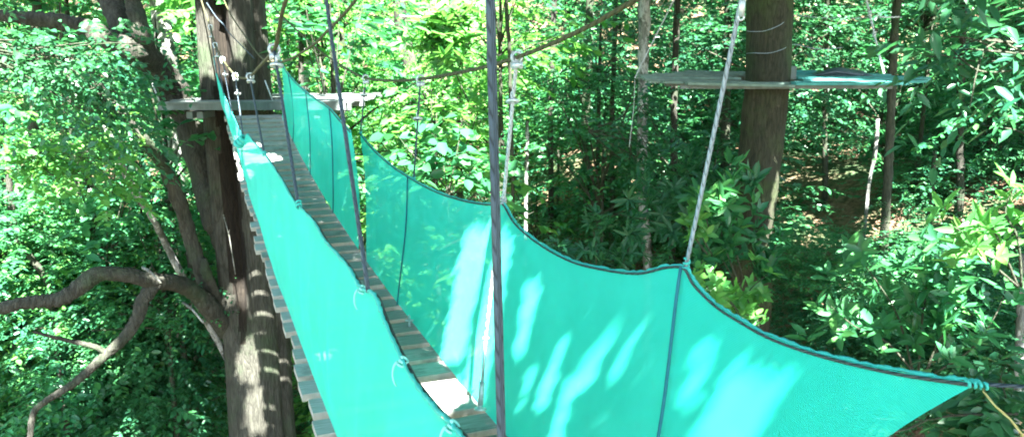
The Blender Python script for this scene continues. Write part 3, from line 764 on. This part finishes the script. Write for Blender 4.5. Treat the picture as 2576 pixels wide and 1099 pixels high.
plant('climbing_plant', 'leafy climber with long upright oval leaves against the lower left of the mossy trunk',
      [[(1885, 760, 9.5), (1850, 620, 9.4), (1840, 500, 9.4), (1860, 400, 9.5)], [(1880, 760, 9.4), (1800, 620, 9.2), (1775, 540, 9.2), (1765, 480, 9.2)],
       [(1890, 740, 9.4), (1895, 640, 9.5), (1905, 540, 9.6), (1885, 450, 9.7)], [(1870, 740, 9.3), (1830, 640, 9.2), (1815, 580, 9.2), (1830, 470, 9.3)],
       [(1890, 760, 9.3), (1920, 690, 9.4), (1940, 640, 9.5), (1960, 600, 9.5)], [(1870, 800, 9.3), (1800, 740, 9.2), (1760, 700, 9.1), (1770, 640, 9.1)]],
      'leaf', .25, .17, 'ros', 5, 1.0, 31, flat=.9, sp=1.6, jit=.05)
plant('whorled_tree', 'bright tree branch with star shaped whorls of leaves at top centre',
      [[(1180, 260, 12.3), (1140, 170, 12.2), (1120, 110, 11.2), (1085, 80, 11.2)], [(1140, 170, 12.2), (1135, 100, 11.2), (1130, 40, 11.2), (1125, 0, 11.2)], [(1140, 170, 12.1), (1100, 130, 11.2), (1075, 100, 11.2), (1060, 50, 11.2)], [(1150, 180, 12.2), (1180, 110, 11.2), (1170, 60, 11.2), (1185, 10, 11.2)]],
      'leaf_pale_sunlit', .23, .17, 'ros', 8, 1.5, 32, sp=.5, jit=.15, cat='tree')
plant('broad_leaved_sapling', 'sapling with large round drooping leaves behind the dip of the near right net',
      [[(1130, 560, 9.8), (1120, 440, 9.8), (1100, 380, 9.8), (1060, 330, 9.9)], [(1125, 520, 9.8), (1140, 430, 9.7), (1150, 380, 9.7), (1160, 330, 9.8)], [(1120, 470, 9.8), (1080, 420, 9.7), (1040, 390, 9.7), (1000, 340, 9.8)], [(1130, 500, 9.8), (1170, 460, 9.8), (1190, 420, 9.8), (1215, 400, 9.8)]],
      'leaf', .19, .36, 'twig', 5, .7, 33, flat=.5, drp=.4, tl=.4, jit=.12)
rg = random.Random(9)
def spray(cx, cy, Y, n, reach, up):
    return [[(cx, cy, Y)] + [(cx + reach[0] * f + rg.uniform(-30, 30) * f * 2, cy + reach[1] * f + rg.uniform(-1, 1) * up * f, Y - .3 * f + rg.uniform(-.2, .2)) for f in (.35, .7, 1.0)] for _ in range(n)]
plant('overhanging_branch', 'dark branch of long leaves reaching in from the right edge over the right platform',
      spray(2700, 120, 6.0, 8, (-320, 60), 90), 'leaf_dark', .15, .20, 'twig', 7, .42, 34, flat=.6, drp=.35, tl=.4, jit=.1, cat='branch')
plant('overhanging_branch', 'dark branch tips of big leaves hanging in at the top right corner',
      spray(2600, -210, 5.5, 5, (-200, 110), 30), 'leaf_dark', .17, .18, 'twig', 6, .3, 35, flat=.8, drp=.7, tl=.35, jit=.1, cat='branch')
plant('long_leaved_shrub', 'shrub with tufts of long glossy leaves on the lower right behind the net edge',
      [[(2300, 950, 7.4), (2260, 800, 7.3), (2200, 700, 7.2), (2160, 650, 7.2)], [(2310, 940, 7.3), (2320, 800, 7.2), (2330, 720, 7.1), (2300, 660, 7.1)], [(2320, 950, 7.2), (2400, 800, 7.0), (2420, 720, 7), (2380, 650, 7)], [(2310, 950, 7.2), (2230, 860, 7.1), (2150, 820, 7.1), (2090, 770, 7.1)], [(2330, 950, 7.0), (2440, 880, 6.8), (2500, 800, 6.8), (2530, 730, 6.8)], [(2320, 960, 7), (2360, 860, 6.9), (2400, 820, 6.9), (2450, 790, 6.9)]],
      'leaf', .19, .20, 'ros', 6, 1.0, 36, sp=1.0, jit=.14, cat='shrub')
plant('yellowish_shrub', 'pale yellow green tuft of long narrow leaves near the right edge above the net corner',
      [[(2560, 720, 6.4), (2520, 620, 6.3), (2490, 560, 6.3), (2480, 520, 6.3)], [(2570, 720, 6.3), (2560, 600, 6.2), (2530, 540, 6.2), (2540, 490, 6.2)], [(2560, 720, 6.3), (2470, 640, 6.2), (2440, 600, 6.2), (2400, 570, 6.2)]],
      'leaf_pale_sunlit', .20, .15, 'ros', 6, .55, 37, sp=1.2, jit=.1, cat='shrub')
plant('low_shrub', 'dark low shrub under the loose net corner at the bottom right',
      spray(2450, 1200, 5.5, 10, (60, -190), 80), 'leaf_dark', .13, .24, 'twig', 8, .7, 38, tl=.4, jit=.12, cat='shrub')
plant('fern_like_shrub', 'spidery dark shrub of narrow leaves below the dip of the near right net',
      [[(1500, 760, 10), (1450, 680, 9.9), (1420, 640, 9.9), (1390, 600, 9.9)], [(1510, 760, 10), (1500, 680, 9.8), (1500, 620, 9.8), (1490, 570, 9.8)], [(1520, 760, 10), (1560, 680, 9.8), (1580, 630, 9.8), (1600, 590, 9.8)]],
      'leaf_dark', .20, .12, 'ros', 8, 1.0, 39, sp=.8, jit=.12, cat='shrub')
plant('whorled_shrub', 'dark shrub with narrow leaf whorls in the shade left of the twisted hanger',
      [[(1800, 640, 11), (1760, 480, 10.8), (1720, 420, 10.8), (1700, 390, 10.8)], [(1790, 600, 11), (1740, 520, 10.8), (1690, 500, 10.8), (1640, 470, 10.8)], [(1780, 620, 11), (1700, 560, 10.8), (1660, 560, 10.8), (1560, 540, 10.8)]],
      'leaf_dark', .24, .12, 'ros', 9, .8, 40, sp=.7, jit=.12, cat='shrub')
plant('leafy_bough', 'dense dark leafy bough hanging over the leaning limb at the far left',
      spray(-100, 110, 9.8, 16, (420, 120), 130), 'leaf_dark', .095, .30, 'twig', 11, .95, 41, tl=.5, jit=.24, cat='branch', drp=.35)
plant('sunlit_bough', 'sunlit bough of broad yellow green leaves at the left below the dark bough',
      spray(-60, 420, 10.8, 9, (330, -30), 110), 'leaf_pale_sunlit', .15, .32, 'twig', 8, .8, 42, tl=.5, jit=.18, cat='branch', drp=.3)
plant('leafy_bough', 'dark leafy bough in front of the pale mottled trunk, left of the right platform',
      spray(1480, 330, 13.2, 8, (220, 60), 160), 'leaf_dark', .13, .27, 'twig', 8, .9, 51, tl=.5, jit=.2, cat='branch')
plant('hanging_vine', 'thin bare vine branch crossing below the loose net corner',
      [[(2560, 1040, 5), (2400, 1044, 5), (2330, 1055, 5), (2200, 1052, 5)], [(2330, 1055, 5), (2290, 1075, 5), (2240, 1090, 5), (2200, 1120, 5)]], 'leaf_dark', .10, .25, 'twig', 3, .3, 43, cat='vine', r0=.012)
plant('bright_sprig', 'small bright sprig of pale leaves just behind the twisted hanger beside the climber',
      [[(1790, 640, 8.6), (1760, 580, 8.5), (1752, 540, 8.5), (1762, 500, 8.5)], [(1780, 640, 8.6), (1750, 600, 8.5), (1735, 570, 8.5), (1740, 520, 8.5)]], 'leaf_pale_sunlit', .14, .26, 'ros', 5, .7, 44, sp=.8, jit=.04)
plant('lower_climber', 'bright leafy sprigs at the foot of the climber just above the right net edge',
      [[(1900, 860, 8.4), (1850, 780, 8.3), (1820, 740, 8.3), (1800, 690, 8.3)], [(1900, 860, 8.4), (1840, 760, 8.2), (1790, 740, 8.2), (1770, 700, 8.2)], [(1920, 860, 8.4), (1900, 790, 8.4), (1880, 740, 8.4), (1930, 690, 8.4)]], 'leaf_pale_sunlit', .15, .26, 'ros', 5, 1.0, 45, sp=.9, jit=.10)

# ------------------------------------------------------------------ the forest: trees with trunk and crown, shrubs
rng = np.random.default_rng(99)
PROTO = []
for k_, (rx, rz, cl, tw_, m_, L_, asp) in enumerate(((1.7, 1.5, 26, 420, 9, .125, .27), (1.5, 1.9, 24, 400, 9, .105, .30), (1.9, 1.2, 26, 430, 9, .14, .22), (1.6, 1.5, 30, 460, 9, .09, .32), (1.3, 1.2, 18, 200, 8, .17, .30), (1.7, 1.6, 20, 150, 8, .23, .26))):
    PROTO.append(crown_mesh('crown', rx, rz, cl, tw_, m_, L_, asp, rng))
PM = {}
for k_, me in enumerate(PROTO):
    for lm in ('leaf', 'leaf_dark', 'leaf_pale_sunlit'):
        c_ = me.copy(); c_.materials.append(M[lm]); PM[(k_, lm)] = c_
BM = []
for k_, c in enumerate(BR.values()):
    b_ = MB(); z0 = float(c[:, 2].min())
    for v in c[:14]:
        v = Vector(v); o_ = Vector((0, 0, z0 + .3 * (v.z - z0)))
        b_.tube([o_, o_.lerp(v, .5) + Vector((0, 0, .12)), v + Vector((0, 0, .1)), v * 1.15 + Vector((0, 0, .25))], [.026, .018, .011, .004], 5)
    o_ = b_.build('branches', M['bark_thin']); BM.append(o_.data); bpy.data.objects.remove(o_)
tm = MB(); tm.tube([(0, 0, 0), (.3, .1, .25), (-.2, .2, .5), (.15, -.15, .75), (0, 0, 1)], [1.15, 1.0, .9, .75, .45], 9, wob=0)
tmo = tm.build('trunk', M['bark_thin']); TM = tmo.data; bpy.data.objects.remove(tmo)
def forest_tree(c, kk, lm, s, label, group, name='understorey_tree', cat='tree'):
    gz = ground_z(c.x, c.y)
    root = empty(name, (c.x, c.y, gz), label, cat, group)
    h = max(.3, c.z - gz)
    o = bpy.data.objects.new('trunk', TM); COL.objects.link(o); o.parent = root
    r_ = .014 + .006 * min(h, 7); o.scale = (r_, r_, h + .3 * s); o.rotation_euler.z = random.random() * 6
    o = bpy.data.objects.new('crown', PM[(kk, lm)]); COL.objects.link(o); o.parent = root
    o.location = (0, 0, h); o.scale = (s, s, s * random.uniform(.85, 1.1)); o.rotation_euler = (random.uniform(-.2, .2), random.uniform(-.2, .2), random.random() * 6.28)
    b_ = bpy.data.objects.new('branches', BM[kk]); COL.objects.link(b_); b_.parent = root
    b_.location = o.location; b_.scale = o.scale; b_.rotation_euler = o.rotation_euler
    return root
def region(px, py, Y):
    if px < 540: return 'left', 'leafy tree in the thicket left of the hollow tree'
    if px < 1300: return 'mid', 'bright leafy tree in the thicket between the hollow tree and the thick near rope'
    if px < 1880: return 'shade', 'shaded leafy tree in the thicket between the thick near rope and the mossy trunk'
    return 'right', 'leafy tree on the slope right of the mossy trunk'
cnt = 0
fr_ = random.Random(17)
for Yb, nn in ((14.2, 20), (16.5, 22), (19.5, 26), (23.5, 32), (28, 36)):
    for j in range(nn):
        px = -150 + (2876) * ((j * .618034 + Yb * .37) % 1.0); py = -120 + 1250 * ((j + .5) / nn) ** 1.0 + fr_.uniform(-60, 60)
        Yv = Yb + fr_.uniform(-1.2, 1.2)
        c = P(px, py, Yv)
        if c.z < ground_z(c.x, c.y) + .2: 
            c.z = ground_z(c.x, c.y) + fr_.uniform(.3, 1.2)
            if fr_.random() < .5: continue
        # keep the open soil patches on the right slope clear
        if ((px - 2190) / 290) ** 2 + ((py - 370) / 240) ** 2 < 1 and (Yb < 27 or fr_.random() < .6): continue
        rg_, lb = region(px, py, Yv)
        lm = {'left': fr_.choice(['leaf', 'leaf', 'leaf_pale_sunlit']), 'mid': fr_.choice(['leaf', 'leaf_pale_sunlit', 'leaf_pale_sunlit']), 'shade': fr_.choice(['leaf_dark', 'leaf_dark', 'leaf']), 'right': fr_.choice(['leaf', 'leaf_dark', 'leaf'])}[rg_]  # paler leaves for sunlit regions, darker for shaded: light put into the colour
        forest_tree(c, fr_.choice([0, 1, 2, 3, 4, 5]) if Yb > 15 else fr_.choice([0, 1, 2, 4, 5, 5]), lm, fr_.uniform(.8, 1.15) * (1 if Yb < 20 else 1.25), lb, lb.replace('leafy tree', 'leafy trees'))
        cnt += 1
for j in range(34):
    px = -80 + 520 * ((j * .618034) % 1.0); py = 560 + 640 * (j + .5) / 34
    c = P(px, py, 13.0 + fr_.uniform(0, 2.2))
    c.z = max(c.z, ground_z(c.x, c.y) + .4)
    lb = region(px, py, 13)[1]
    forest_tree(c, fr_.randrange(5), fr_.choice(['leaf', 'leaf', 'leaf_pale_sunlit', 'leaf_dark']), fr_.uniform(.7, 1.0), lb, lb.replace('leafy tree', 'leafy trees'))
for j in range(26):
    px = 1960 + 700 * ((j * .618034) % 1.0); py = 600 + 420 * (j + .5) / 26
    c = P(px, py, 9.2 + fr_.uniform(0, 3.2)); gz = ground_z(c.x, c.y)
    if c.z < gz + .25: c.z = gz + .3
    root = empty('undergrowth_shrub', (c.x, c.y, gz), 'low leafy shrub of the undergrowth on the forest floor', 'shrub', 'low shrubs of the undergrowth')
    o = bpy.data.objects.new('foliage', PM[(fr_.randrange(5), fr_.choice(['leaf', 'leaf_dark', 'leaf_dark']))]); COL.objects.link(o); o.parent = root
    s = fr_.uniform(.4, .6); o.scale = (s, s, s * .8); o.location = (0, 0, c.z - gz); o.rotation_euler.z = fr_.random() * 6.28
# shrubs over the slope
for j in range(110):
    x = fr_.uniform(-16, 22); y = fr_.uniform(9, 34)
    if abs(x - (.8 - B * y)) < 1.2 and y < 13: continue
    gz = ground_z(x, y)
    if gz < -8.2 and y < 12: continue
    pxs, pys = pix(np.array([[x, y, gz + .4]]))
    if 2040 < pxs[0] < 2350 and 200 < pys[0] < 640 and fr_.random() < .7: continue
    root = empty('undergrowth_shrub', (x, y, gz), 'low leafy shrub of the undergrowth on the forest floor', 'shrub', 'low shrubs of the undergrowth')
    o = bpy.data.objects.new('foliage', PM[(fr_.randrange(5), fr_.choice(['leaf', 'leaf_dark']))]); COL.objects.link(o); o.parent = root
    s = fr_.uniform(.35, .7); o.scale = (s, s, s * .8); o.location = (0, 0, .5 * s); o.rotation_euler.z = fr_.random() * 6.28
# far woodland that closes the view
n = 9000
fx = rng.uniform(-48, 48, n); fy = rng.uniform(31, 62, n)
fz = np.array([ground_z(a, b) for a, b in zip(fx, fy)]) + rng.uniform(0, 1, n) ** 1.2 * 9
st = np.stack([fx, fy, fz], 1)
me = leaf_mesh('far_woodland', *twigs(st, rng.normal(0, 1, (n, 3)) * np.array([1, 1, .3]), 8, 1.2, .34, .33, rng), rng)
tag(link('far_woodland', me, M['leaf']), 'far leafy woodland closing the view behind the nearer trees', 'woodland', kind='stuff')

# ------------------------------------------------------------------ unseen canopy added overhead, its gaps cut to shape the light
def inside(poly, x, y):
    r = np.zeros(len(x), bool); n = len(poly); j = n - 1
    for i in range(n):
        xi, yi = poly[i]; xj, yj = poly[j]
        c = ((yi > y) != (yj > y)) & (x < (xj - xi) * (y - yi) / (yj - yi + 1e-9) + xi)
        r ^= c; j = i
    return r
LIT_NET = [[(1190, 512), (1248, 514), (1166, 885), (1110, 910)], [(1272, 540), (1304, 560), (1212, 1010), (1165, 980)], [(1345, 630), (1384, 640), (1330, 870), (1308, 850)],
           [(1550, 688), (1606, 690), (1522, 905), (1476, 920)], [(1632, 740), (1664, 740), (1598, 885), (1572, 890)], [(1442, 770), (1464, 780), (1386, 985), (1350, 1000)],
           [(1440, 915), (1478, 885), (1412, 1130), (1378, 1130)], [(1790, 790), (1848, 808), (1790, 985), (1752, 975)], [(1900, 850), (2040, 885), (1895, 1180), (1835, 1350), (1700, 1350), (1765, 1125)], [(1236, 670), (1256, 700), (1228, 850), (1210, 840)],
           [(1345, 880), (1365, 880), (1325, 1010), (1310, 1000)]]
def widen(pl, fx, fy):
    mx_ = sum(q[0] for q in pl) / len(pl); my_ = sum(q[1] for q in pl) / len(pl)
    sl = (pl[0][0] - pl[-1][0]) / (pl[0][1] - pl[-1][1] + 1e-6)          # keep the slant
    return [(mx_ + sl * (y - my_) * fy + (x - mx_ - sl * (y - my_)) * fx, my_ + (y - my_) * fy) for x, y in pl]
LIT_NET = [widen(pl, 1.3, 1.1) for pl in LIT_NET]
LIT_DECK = [[(1050, 955), (1150, 950), (1185, 1000), (1110, 1052)]]
def ground_hit(px, py):
    for Y in np.arange(8, 60, .2):
        c = P(px, py, Y)
        if c.z < ground_z(c.x, c.y): return Y
    return 60
# light falling into the forest: (px, py, depth, radius)
LIT = [(x_, y_, d_, 1.5) for x_, y_, d_ in ((760, 60, 18), (900, 60, 16), (1020, 180, 15), (1100, 60, 20), (1200, 120, 18), (1360, 100, 20), (1420, 180, 17), (950, 300, 14), (1060, 260, 17), (860, 160, 20), (1000, 40, 24), (1250, 40, 24), (1500, 40, 22), (760, 130, 23), (30, 420, 14), (180, 330, 14), (330, 420, 15), (100, 760, 16), (40, 880, 15), (2080, 30, 18), (2250, 90, 18), (1770, 60, 18), (1680, 60, 20))] + [(60, 340, 11, .9), (200, 380, 12, .9), (330, 330, 13, .8), (60, 800, 14, 1.2), (180, 820, 14, 1.0), (250, 960, 14, .8), (470, 180, 15, .9), (450, 30, 17, 1.1), (400, 80, 16, .6),
       (480, 620, 15, .6), (655, 745, 12.1, .22), (640, 900, 12.2, .36), (700, 880, 12.2, .22), (650, 1040, 12.2, .3), (620, 700, 12.2, .25), (540, 700, 12.2, .3),
       (1000, 380, 14, 1.3), (900, 250, 15, 1.2), (820, 180, 16, 1.2), (1110, 90, 11.3, 1.1), (1000, 130, 17, 1.4), (1200, 40, 17, 1.4), (1330, 220, 16, 1.1), (1250, 330, 16, .9), (720, 60, 17, 1.0), (1120, 420, 9.8, .5),
       (1300, 500, 15, .7), (1450, 60, 19, 1.3), (1560, 60, 19, .9), (1500, 250, 18, .7), (1710, 120, 15, .7), (1800, 150, 15, .6), (1840, 60, 15, .7), (2050, 60, 15, .9), (2080, 120, 15, .5), (2200, 120, 15, .9), (2300, 60, 15, .9), (2420, 80, 14, .6),
       (2150, 310, 15, .9), (2190, 420, 14, .6), (2290, 560, 12, .5), (2250, 260, 15, .5), (1940, 520, 9.95, .0), (1962, 440, 9.98, .06), (1955, 480, 9.98, .08), (1948, 530, 9.98, .095), (1940, 580, 9.98, .098), (1933, 640, 9.98, .098), (1750, 540, 8.5, .24), (1810, 500, 9.2, .10),
       (2480, 540, 6.3, .35), (2240, 650, 7.2, .28), (2330, 760, 7.1, .25), (2450, 780, 6.9, .22), (2180, 760, 7.1, .22), (1820, 735, 8.3, .26), (1480, 590, 9.9, .3), (2100, 800, 7.5, .3),
       (2090, 195, 9.9, .3), (1780, 200, 9.9, .3), (2010, 205, 9.4, .16), (2180, 190, 9.6, .16), (480, 262, 12, .05), (345, 170, 11.7, .16), (240, 78, 11.4, .16), (365, 185, 11.7, .2), (240, 870, 10.5, .18), (300, 690, 10.7, 0), (400, 690, 11, .12), (505, 700, 11.9, .2)]
DARK = [(120, 45, 11.3, .5), (290, 20, 11.8, .6), (30, 40, 11.2, .4), (200, 200, 10, 1.9), (60, 220, 10, 1.5), (330, 230, 11, 1.0), (420, 900, 13, 1.5), (1450, 480, 12, 2.0), (1650, 480, 11, 1.8), (1600, 330, 14, 1.3), (1550, 620, 10, 1.2), (2100, 480, 11, .9), (2420, 480, 10, 1.5), (2450, 200, 6, 1.0), (2420, 980, 5.5, 1.0), (2000, 650, 9, .8), (2500, 900, 7, .8), (1935, 300, 10, .55), (580, 480, 12.2, .8), (585, 60, 12.2, .8), (590, 200, 12.2, .7), (590, 340, 12.2, .7), (1935, 60, 10, .6), (1935, 180, 10, .5), (1920, 440, 9.95, .35), (430, 300, 12.6, .6), (480, 430, 12.5, .6), (320, 40, 11.8, .5), (400, 160, 12, .35), (1400, 350, 14, 1.2), (1750, 350, 12, 1.2), (1450, 420, 16, 2.2), (1650, 260, 17, 2.0), (1560, 560, 14, 2.0), (1750, 420, 16, 2.0), (2080, 430, 16, 1.2), (2400, 380, 15, 2.3), (2380, 560, 13, 1.6), (2060, 620, 13, 1.5), (2200, 760, 9, 1.6), (2500, 300, 14, 2.0), (1400, 200, 18, 1.2), (300, 560, 14, 1.4), (130, 560, 13, 1.2), (480, 980, 14, 1.4), (100, 1020, 13, 1.0), (2300, 480, 12, .8), (1620, 100, 14.5, .5), (2240, 300, 12, .5), (500, 560, 12, .5)]
LIT += [(a, b, ground_hit(a, b), r) for a, b, r in ((2150, 300, .5), (2180, 330, .5), (2120, 330, .35), (2200, 400, .4), (2280, 560, .4), (2250, 440, .25), (2300, 250, .5), (1350, 350, .6), (1310, 520, .4))]
# the canopy is open over the bright places and closed over the deep shade
bpy.context.view_layer.update(); DG = bpy.context.evaluated_depsgraph_get()
LITP = []; DARKP = []
def first_hit(px, py):
    d = P(px, py, 1.0).normalized()
    ok, loc, *_ = SC.ray_cast(DG, d * .4, d)
    return loc.y if ok else None
rng = np.random.default_rng(55)
def patch(lst, out, step, r):
    for cx, cy, rx, ry in lst:
        for _ in range(max(3, int(math.pi * rx * ry / step ** 2))):
            a, q = rng.uniform(0, 6.283), rng.uniform(0, 1) ** .5
            x, y = cx + rx * q * math.cos(a), cy + ry * q * math.sin(a)
            Y = first_hit(x, y)
            if Y and 5.5 < Y < 60: out.append((x, y, Y, r * rng.uniform(.7, 1.3)))
patch([(60, 330, 120, 60), (200, 380, 100, 70), (330, 340, 60, 60), (90, 840, 150, 60), (250, 960, 80, 60), (450, 60, 40, 70), (1110, 70, 110, 80), (950, 320, 110, 100), (850, 170, 120, 60), (1340, 200, 80, 60),
       (1250, 60, 80, 60), (760, 60, 60, 70), (1000, 60, 120, 60), (1450, 80, 120, 60), (2080, 100, 70, 60), (2230, 60, 100, 60), (1820, 120, 50, 80), (2150, 310, 70, 50), (2280, 560, 40, 30), (2480, 530, 70, 40), (2230, 650, 90, 40),
       (1120, 430, 90, 50), (1300, 330, 60, 80), (480, 620, 40, 60), (2300, 720, 60, 40), (40, 480, 50, 60), (60, 700, 70, 25), (300, 480, 60, 60), (480, 180, 50, 40), (250, 770, 60, 30)], LITP, 62, .42)
patch([(200, 190, 200, 100), (430, 900, 110, 150), (1500, 450, 170, 190), (1650, 450, 150, 200), (1600, 600, 200, 60), (2050, 480, 90, 130), (2420, 450, 150, 120), (2450, 190, 130, 80), (2420, 1000, 150, 90), (2050, 680, 100, 70), (340, 600, 150, 60), (120, 590, 100, 50),
       (1760, 330, 90, 120), (30, 200, 60, 80)], DARKP, 75, .5)
LIMBP = [(a, b, c, .36) for a, b, c in ((-20, 782, 10.1), (30, 768, 10.1), (90, 758, 10.2), (150, 752, 10.3), (200, 722, 10.4), (245, 690, 10.5), (310, 690, 10.7), (385, 706, 11), (345, 800, 10.8), (312, 850, 10.7), (225, 930, 10.5), (40, 45, 11.2), (120, 52, 11.3), (205, 68, 11.4), (290, 110, 11.5), (312, 60, 11.8), (290, 20, 11.9), (330, 20, 11.7), (365, 100, 11.7),
           (830, 250, 12.2), (760, 250, 12.3), (690, 245, 12.2), (600, 245, 12.2), (540, 250, 12.1), (420, 255, 12.1))]
DARK = DARK + DARKP + LIMBP
rng = np.random.default_rng(123)
def axis_dist(p, c):
    v = p - np.array(c); return np.linalg.norm(v - (v @ SD)[:, None] * SD, axis=1)
def up_sun(p, z):                                        # slide points along the sun's rays to height z
    return p + SD * ((z - p[:, 2]) / SD[2])[:, None]
n = 42000
st = np.stack([rng.uniform(-36, 34, n), rng.uniform(-18, 68, n), rng.uniform(6.0, 9.5, n)], 1)
st[:, 2] += np.maximum(0, st[:, 1] - 16) * .28
nv = np.array([1.25 * noise.noise(Vector((a * .30, b * .30, 0))) + .5 * noise.noise(Vector((a * .9, b * .9, 5))) for a, b, c in st])
px0 = pix(np.where(st[:, 1:2] > -90, up_sun(st, -1.0), 0))[0]
keep = nv > np.interp(px0, [0, 520, 700, 1250, 1400, 2600], [-.10, -.12, .06, .04, -.42, -.36])
for a, b, c, r in DARK:
    keep |= axis_dist(st, P(a, b, c)) < r
st = [st[keep]]
for a, b, c, r in DARK:                                  # leaf clusters added out of view to cast deep shade
    k = int(r * r * math.pi * 14); c = np.array(P(a, b, c))
    q = c + np.stack([rng.uniform(-r, r, k) * 1.1, rng.uniform(-r, r, k) * 1.3, np.zeros(k)], 1)
    st.append(up_sun(q, rng.uniform(6.0, 9.0, k)))
k = 9000                                                 # unseen leaf layer added just above the view to darken the forest
mx = rng.uniform(-400, 3000, k); my = rng.uniform(9, 27, k)
cover = np.interp(mx, [-400, 0, 250, 520, 640, 1250, 1380, 3000], [.3, .4, .5, .4, .12, .12, .95, .9])
nz = np.array([noise.noise(Vector((a / 160, b * .5, 7))) for a, b in zip(mx, my)])
ok = nz * .7 + .5 < cover + .05
mp = np.array([list(P(a, 0, b)) for a, b in zip(mx[ok], my[ok])]); mp[:, 2] += rng.uniform(.7, 3.6, len(mp))
st.append(mp)
# unseen low leaves added over the footbridge to shape its sun streaks
def strip(k, a0, a1):
    q = np.stack([rng.uniform(a0, a1, k), rng.uniform(.2, 11.5, k), np.full(k, -1.0)], 1); q[:, 0] -= B * q[:, 1]
    return up_sun(q, rng.uniform(1.7, 3.0, k))
low, fine = strip(6000, -.6, .95), strip(17000, .85, 2.7)
st = np.concatenate(st)
k = 420                                                  # unseen fine leaves added to shade the mossy trunk
c_ = np.array(P(1915, 520, 10.0)); q = c_ + np.stack([rng.uniform(-.6, .5, k), rng.uniform(-.3, .3, k), rng.uniform(-1.1, 1.1, k)], 1)
low = np.concatenate([low, up_sun(q, rng.uniform(1.4, 2.8, k))])
arrs = [twigs(st, rng.normal(0, 1, (len(st), 3)) * np.array([1, 1, .35]), 8, .6, .27, .34, rng),
        twigs(low, rng.normal(0, 1, (len(low), 3)) * np.array([1, 1, .35]), 10, .25, .075, .40, rng),
        twigs(fine, rng.normal(0, 1, (len(fine), 3)) * np.array([1, 1, .35]), 10, .2, .045, .42, rng)]
isl_ = np.arange(sum(len(a[0]) for a in arrs)) >= len(arrs[0][0])
pos, ld, up, ln, wd = [np.concatenate(z) for z in zip(*arrs)]
dl = unit(ld); sdv = unit(np.cross(dl, up))
cut = np.zeros(len(pos), bool)
den = SD[0] + B * SD[1] - (AN_R1 - AN_R0) / 1.06 * SD[2]
for f, g_ in ((0, 0), (.33, .85), (.33, -.85), (.68, .75), (.68, -.75), (1, 0), (.5, 0)):
    mid = pos + dl * (ln * f)[:, None] + sdv * (wd * g_)[:, None]
    a_z = AN_R0 + (AN_R1 - AN_R0) / 1.06 * (mid[:, 2] + 1.66)
    hn = mid + SD * ((a_z - B * mid[:, 1] - mid[:, 0]) / den)[:, None]; hx, hy = pix(hn)
    hd = mid + SD * ((-1.62 - mid[:, 2]) / SD[2])[:, None]
    hd = mid + SD * ((deck_z(hd[:, 1]) - mid[:, 2]) / SD[2])[:, None]; dx, dy = pix(hd)
    okn = (hn[:, 1] > .9) & (hn[:, 1] < 7) & (hn[:, 2] > -2.2) & (hn[:, 2] < .3)
    ok_ = ~isl_ | (f == .5)                              # fine leaves: by their middle only
    okn &= ok_
    for pl in LIT_NET: cut |= inside(pl, hx, hy) & okn
    for pl in LIT_DECK: cut |= inside(pl, dx, dy) & (hd[:, 1] > 1) & (hd[:, 1] < 13) & ok_
mid = pos + dl * (ln * .5)[:, None]
tipp = pos + dl * ln[:, None]
hm1 = up_sun(mid, -1.0); am1 = hm1[:, 0] + B * hm1[:, 1]
free = ~((am1 > -.5) & (am1 < 1.95) & (hm1[:, 1] > .3) & (hm1[:, 1] < 12))      # the footbridge keeps its own shade
shade = np.zeros(len(mid), bool)
limbs = np.zeros(len(mid), bool)
for a, b, c, r in DARKP: shade |= axis_dist(mid, P(a, b, c)) < r
for a, b, c, r in LIMBP: limbs |= axis_dist(mid, P(a, b, c)) < r
cut2 = np.zeros(len(mid), bool)
for a, b, c, r in LITP: cut2 |= axis_dist(mid, P(a, b, c)) < r * 1.2
cut |= cut2 & free & ~limbs
cut3 = np.zeros(len(mid), bool)
for a, b, c, r in LIT:
    if r < .1: cut |= isl_ & (axis_dist(mid, P(a, b, c)) < r)
    if r >= .2: cut3 |= axis_dist(mid, P(a, b, c)) < r * (.8 + .5 * (rng.random(len(mid))))
    elif r: cut |= ~isl_ & (np.minimum(np.minimum(axis_dist(mid, P(a, b, c)), axis_dist(pos, P(a, b, c))), axis_dist(tipp, P(a, b, c))) < max(r * 1.25, .16))
cut |= cut3 & ~shade & ~limbs
kp = ~cut
me = leaf_mesh('added_shade_canopy', pos[kp], ld[kp], up[kp], ln[kp], wd[kp], rng)
tag(link('added_shade_canopy', me, M['canopy']), 'unseen leafy canopy added overhead, its gaps shaped to dapple sunlight on the nets', 'canopy', kind='stuff')
print('trees', cnt, 'canopy leaves', int(kp.sum()))
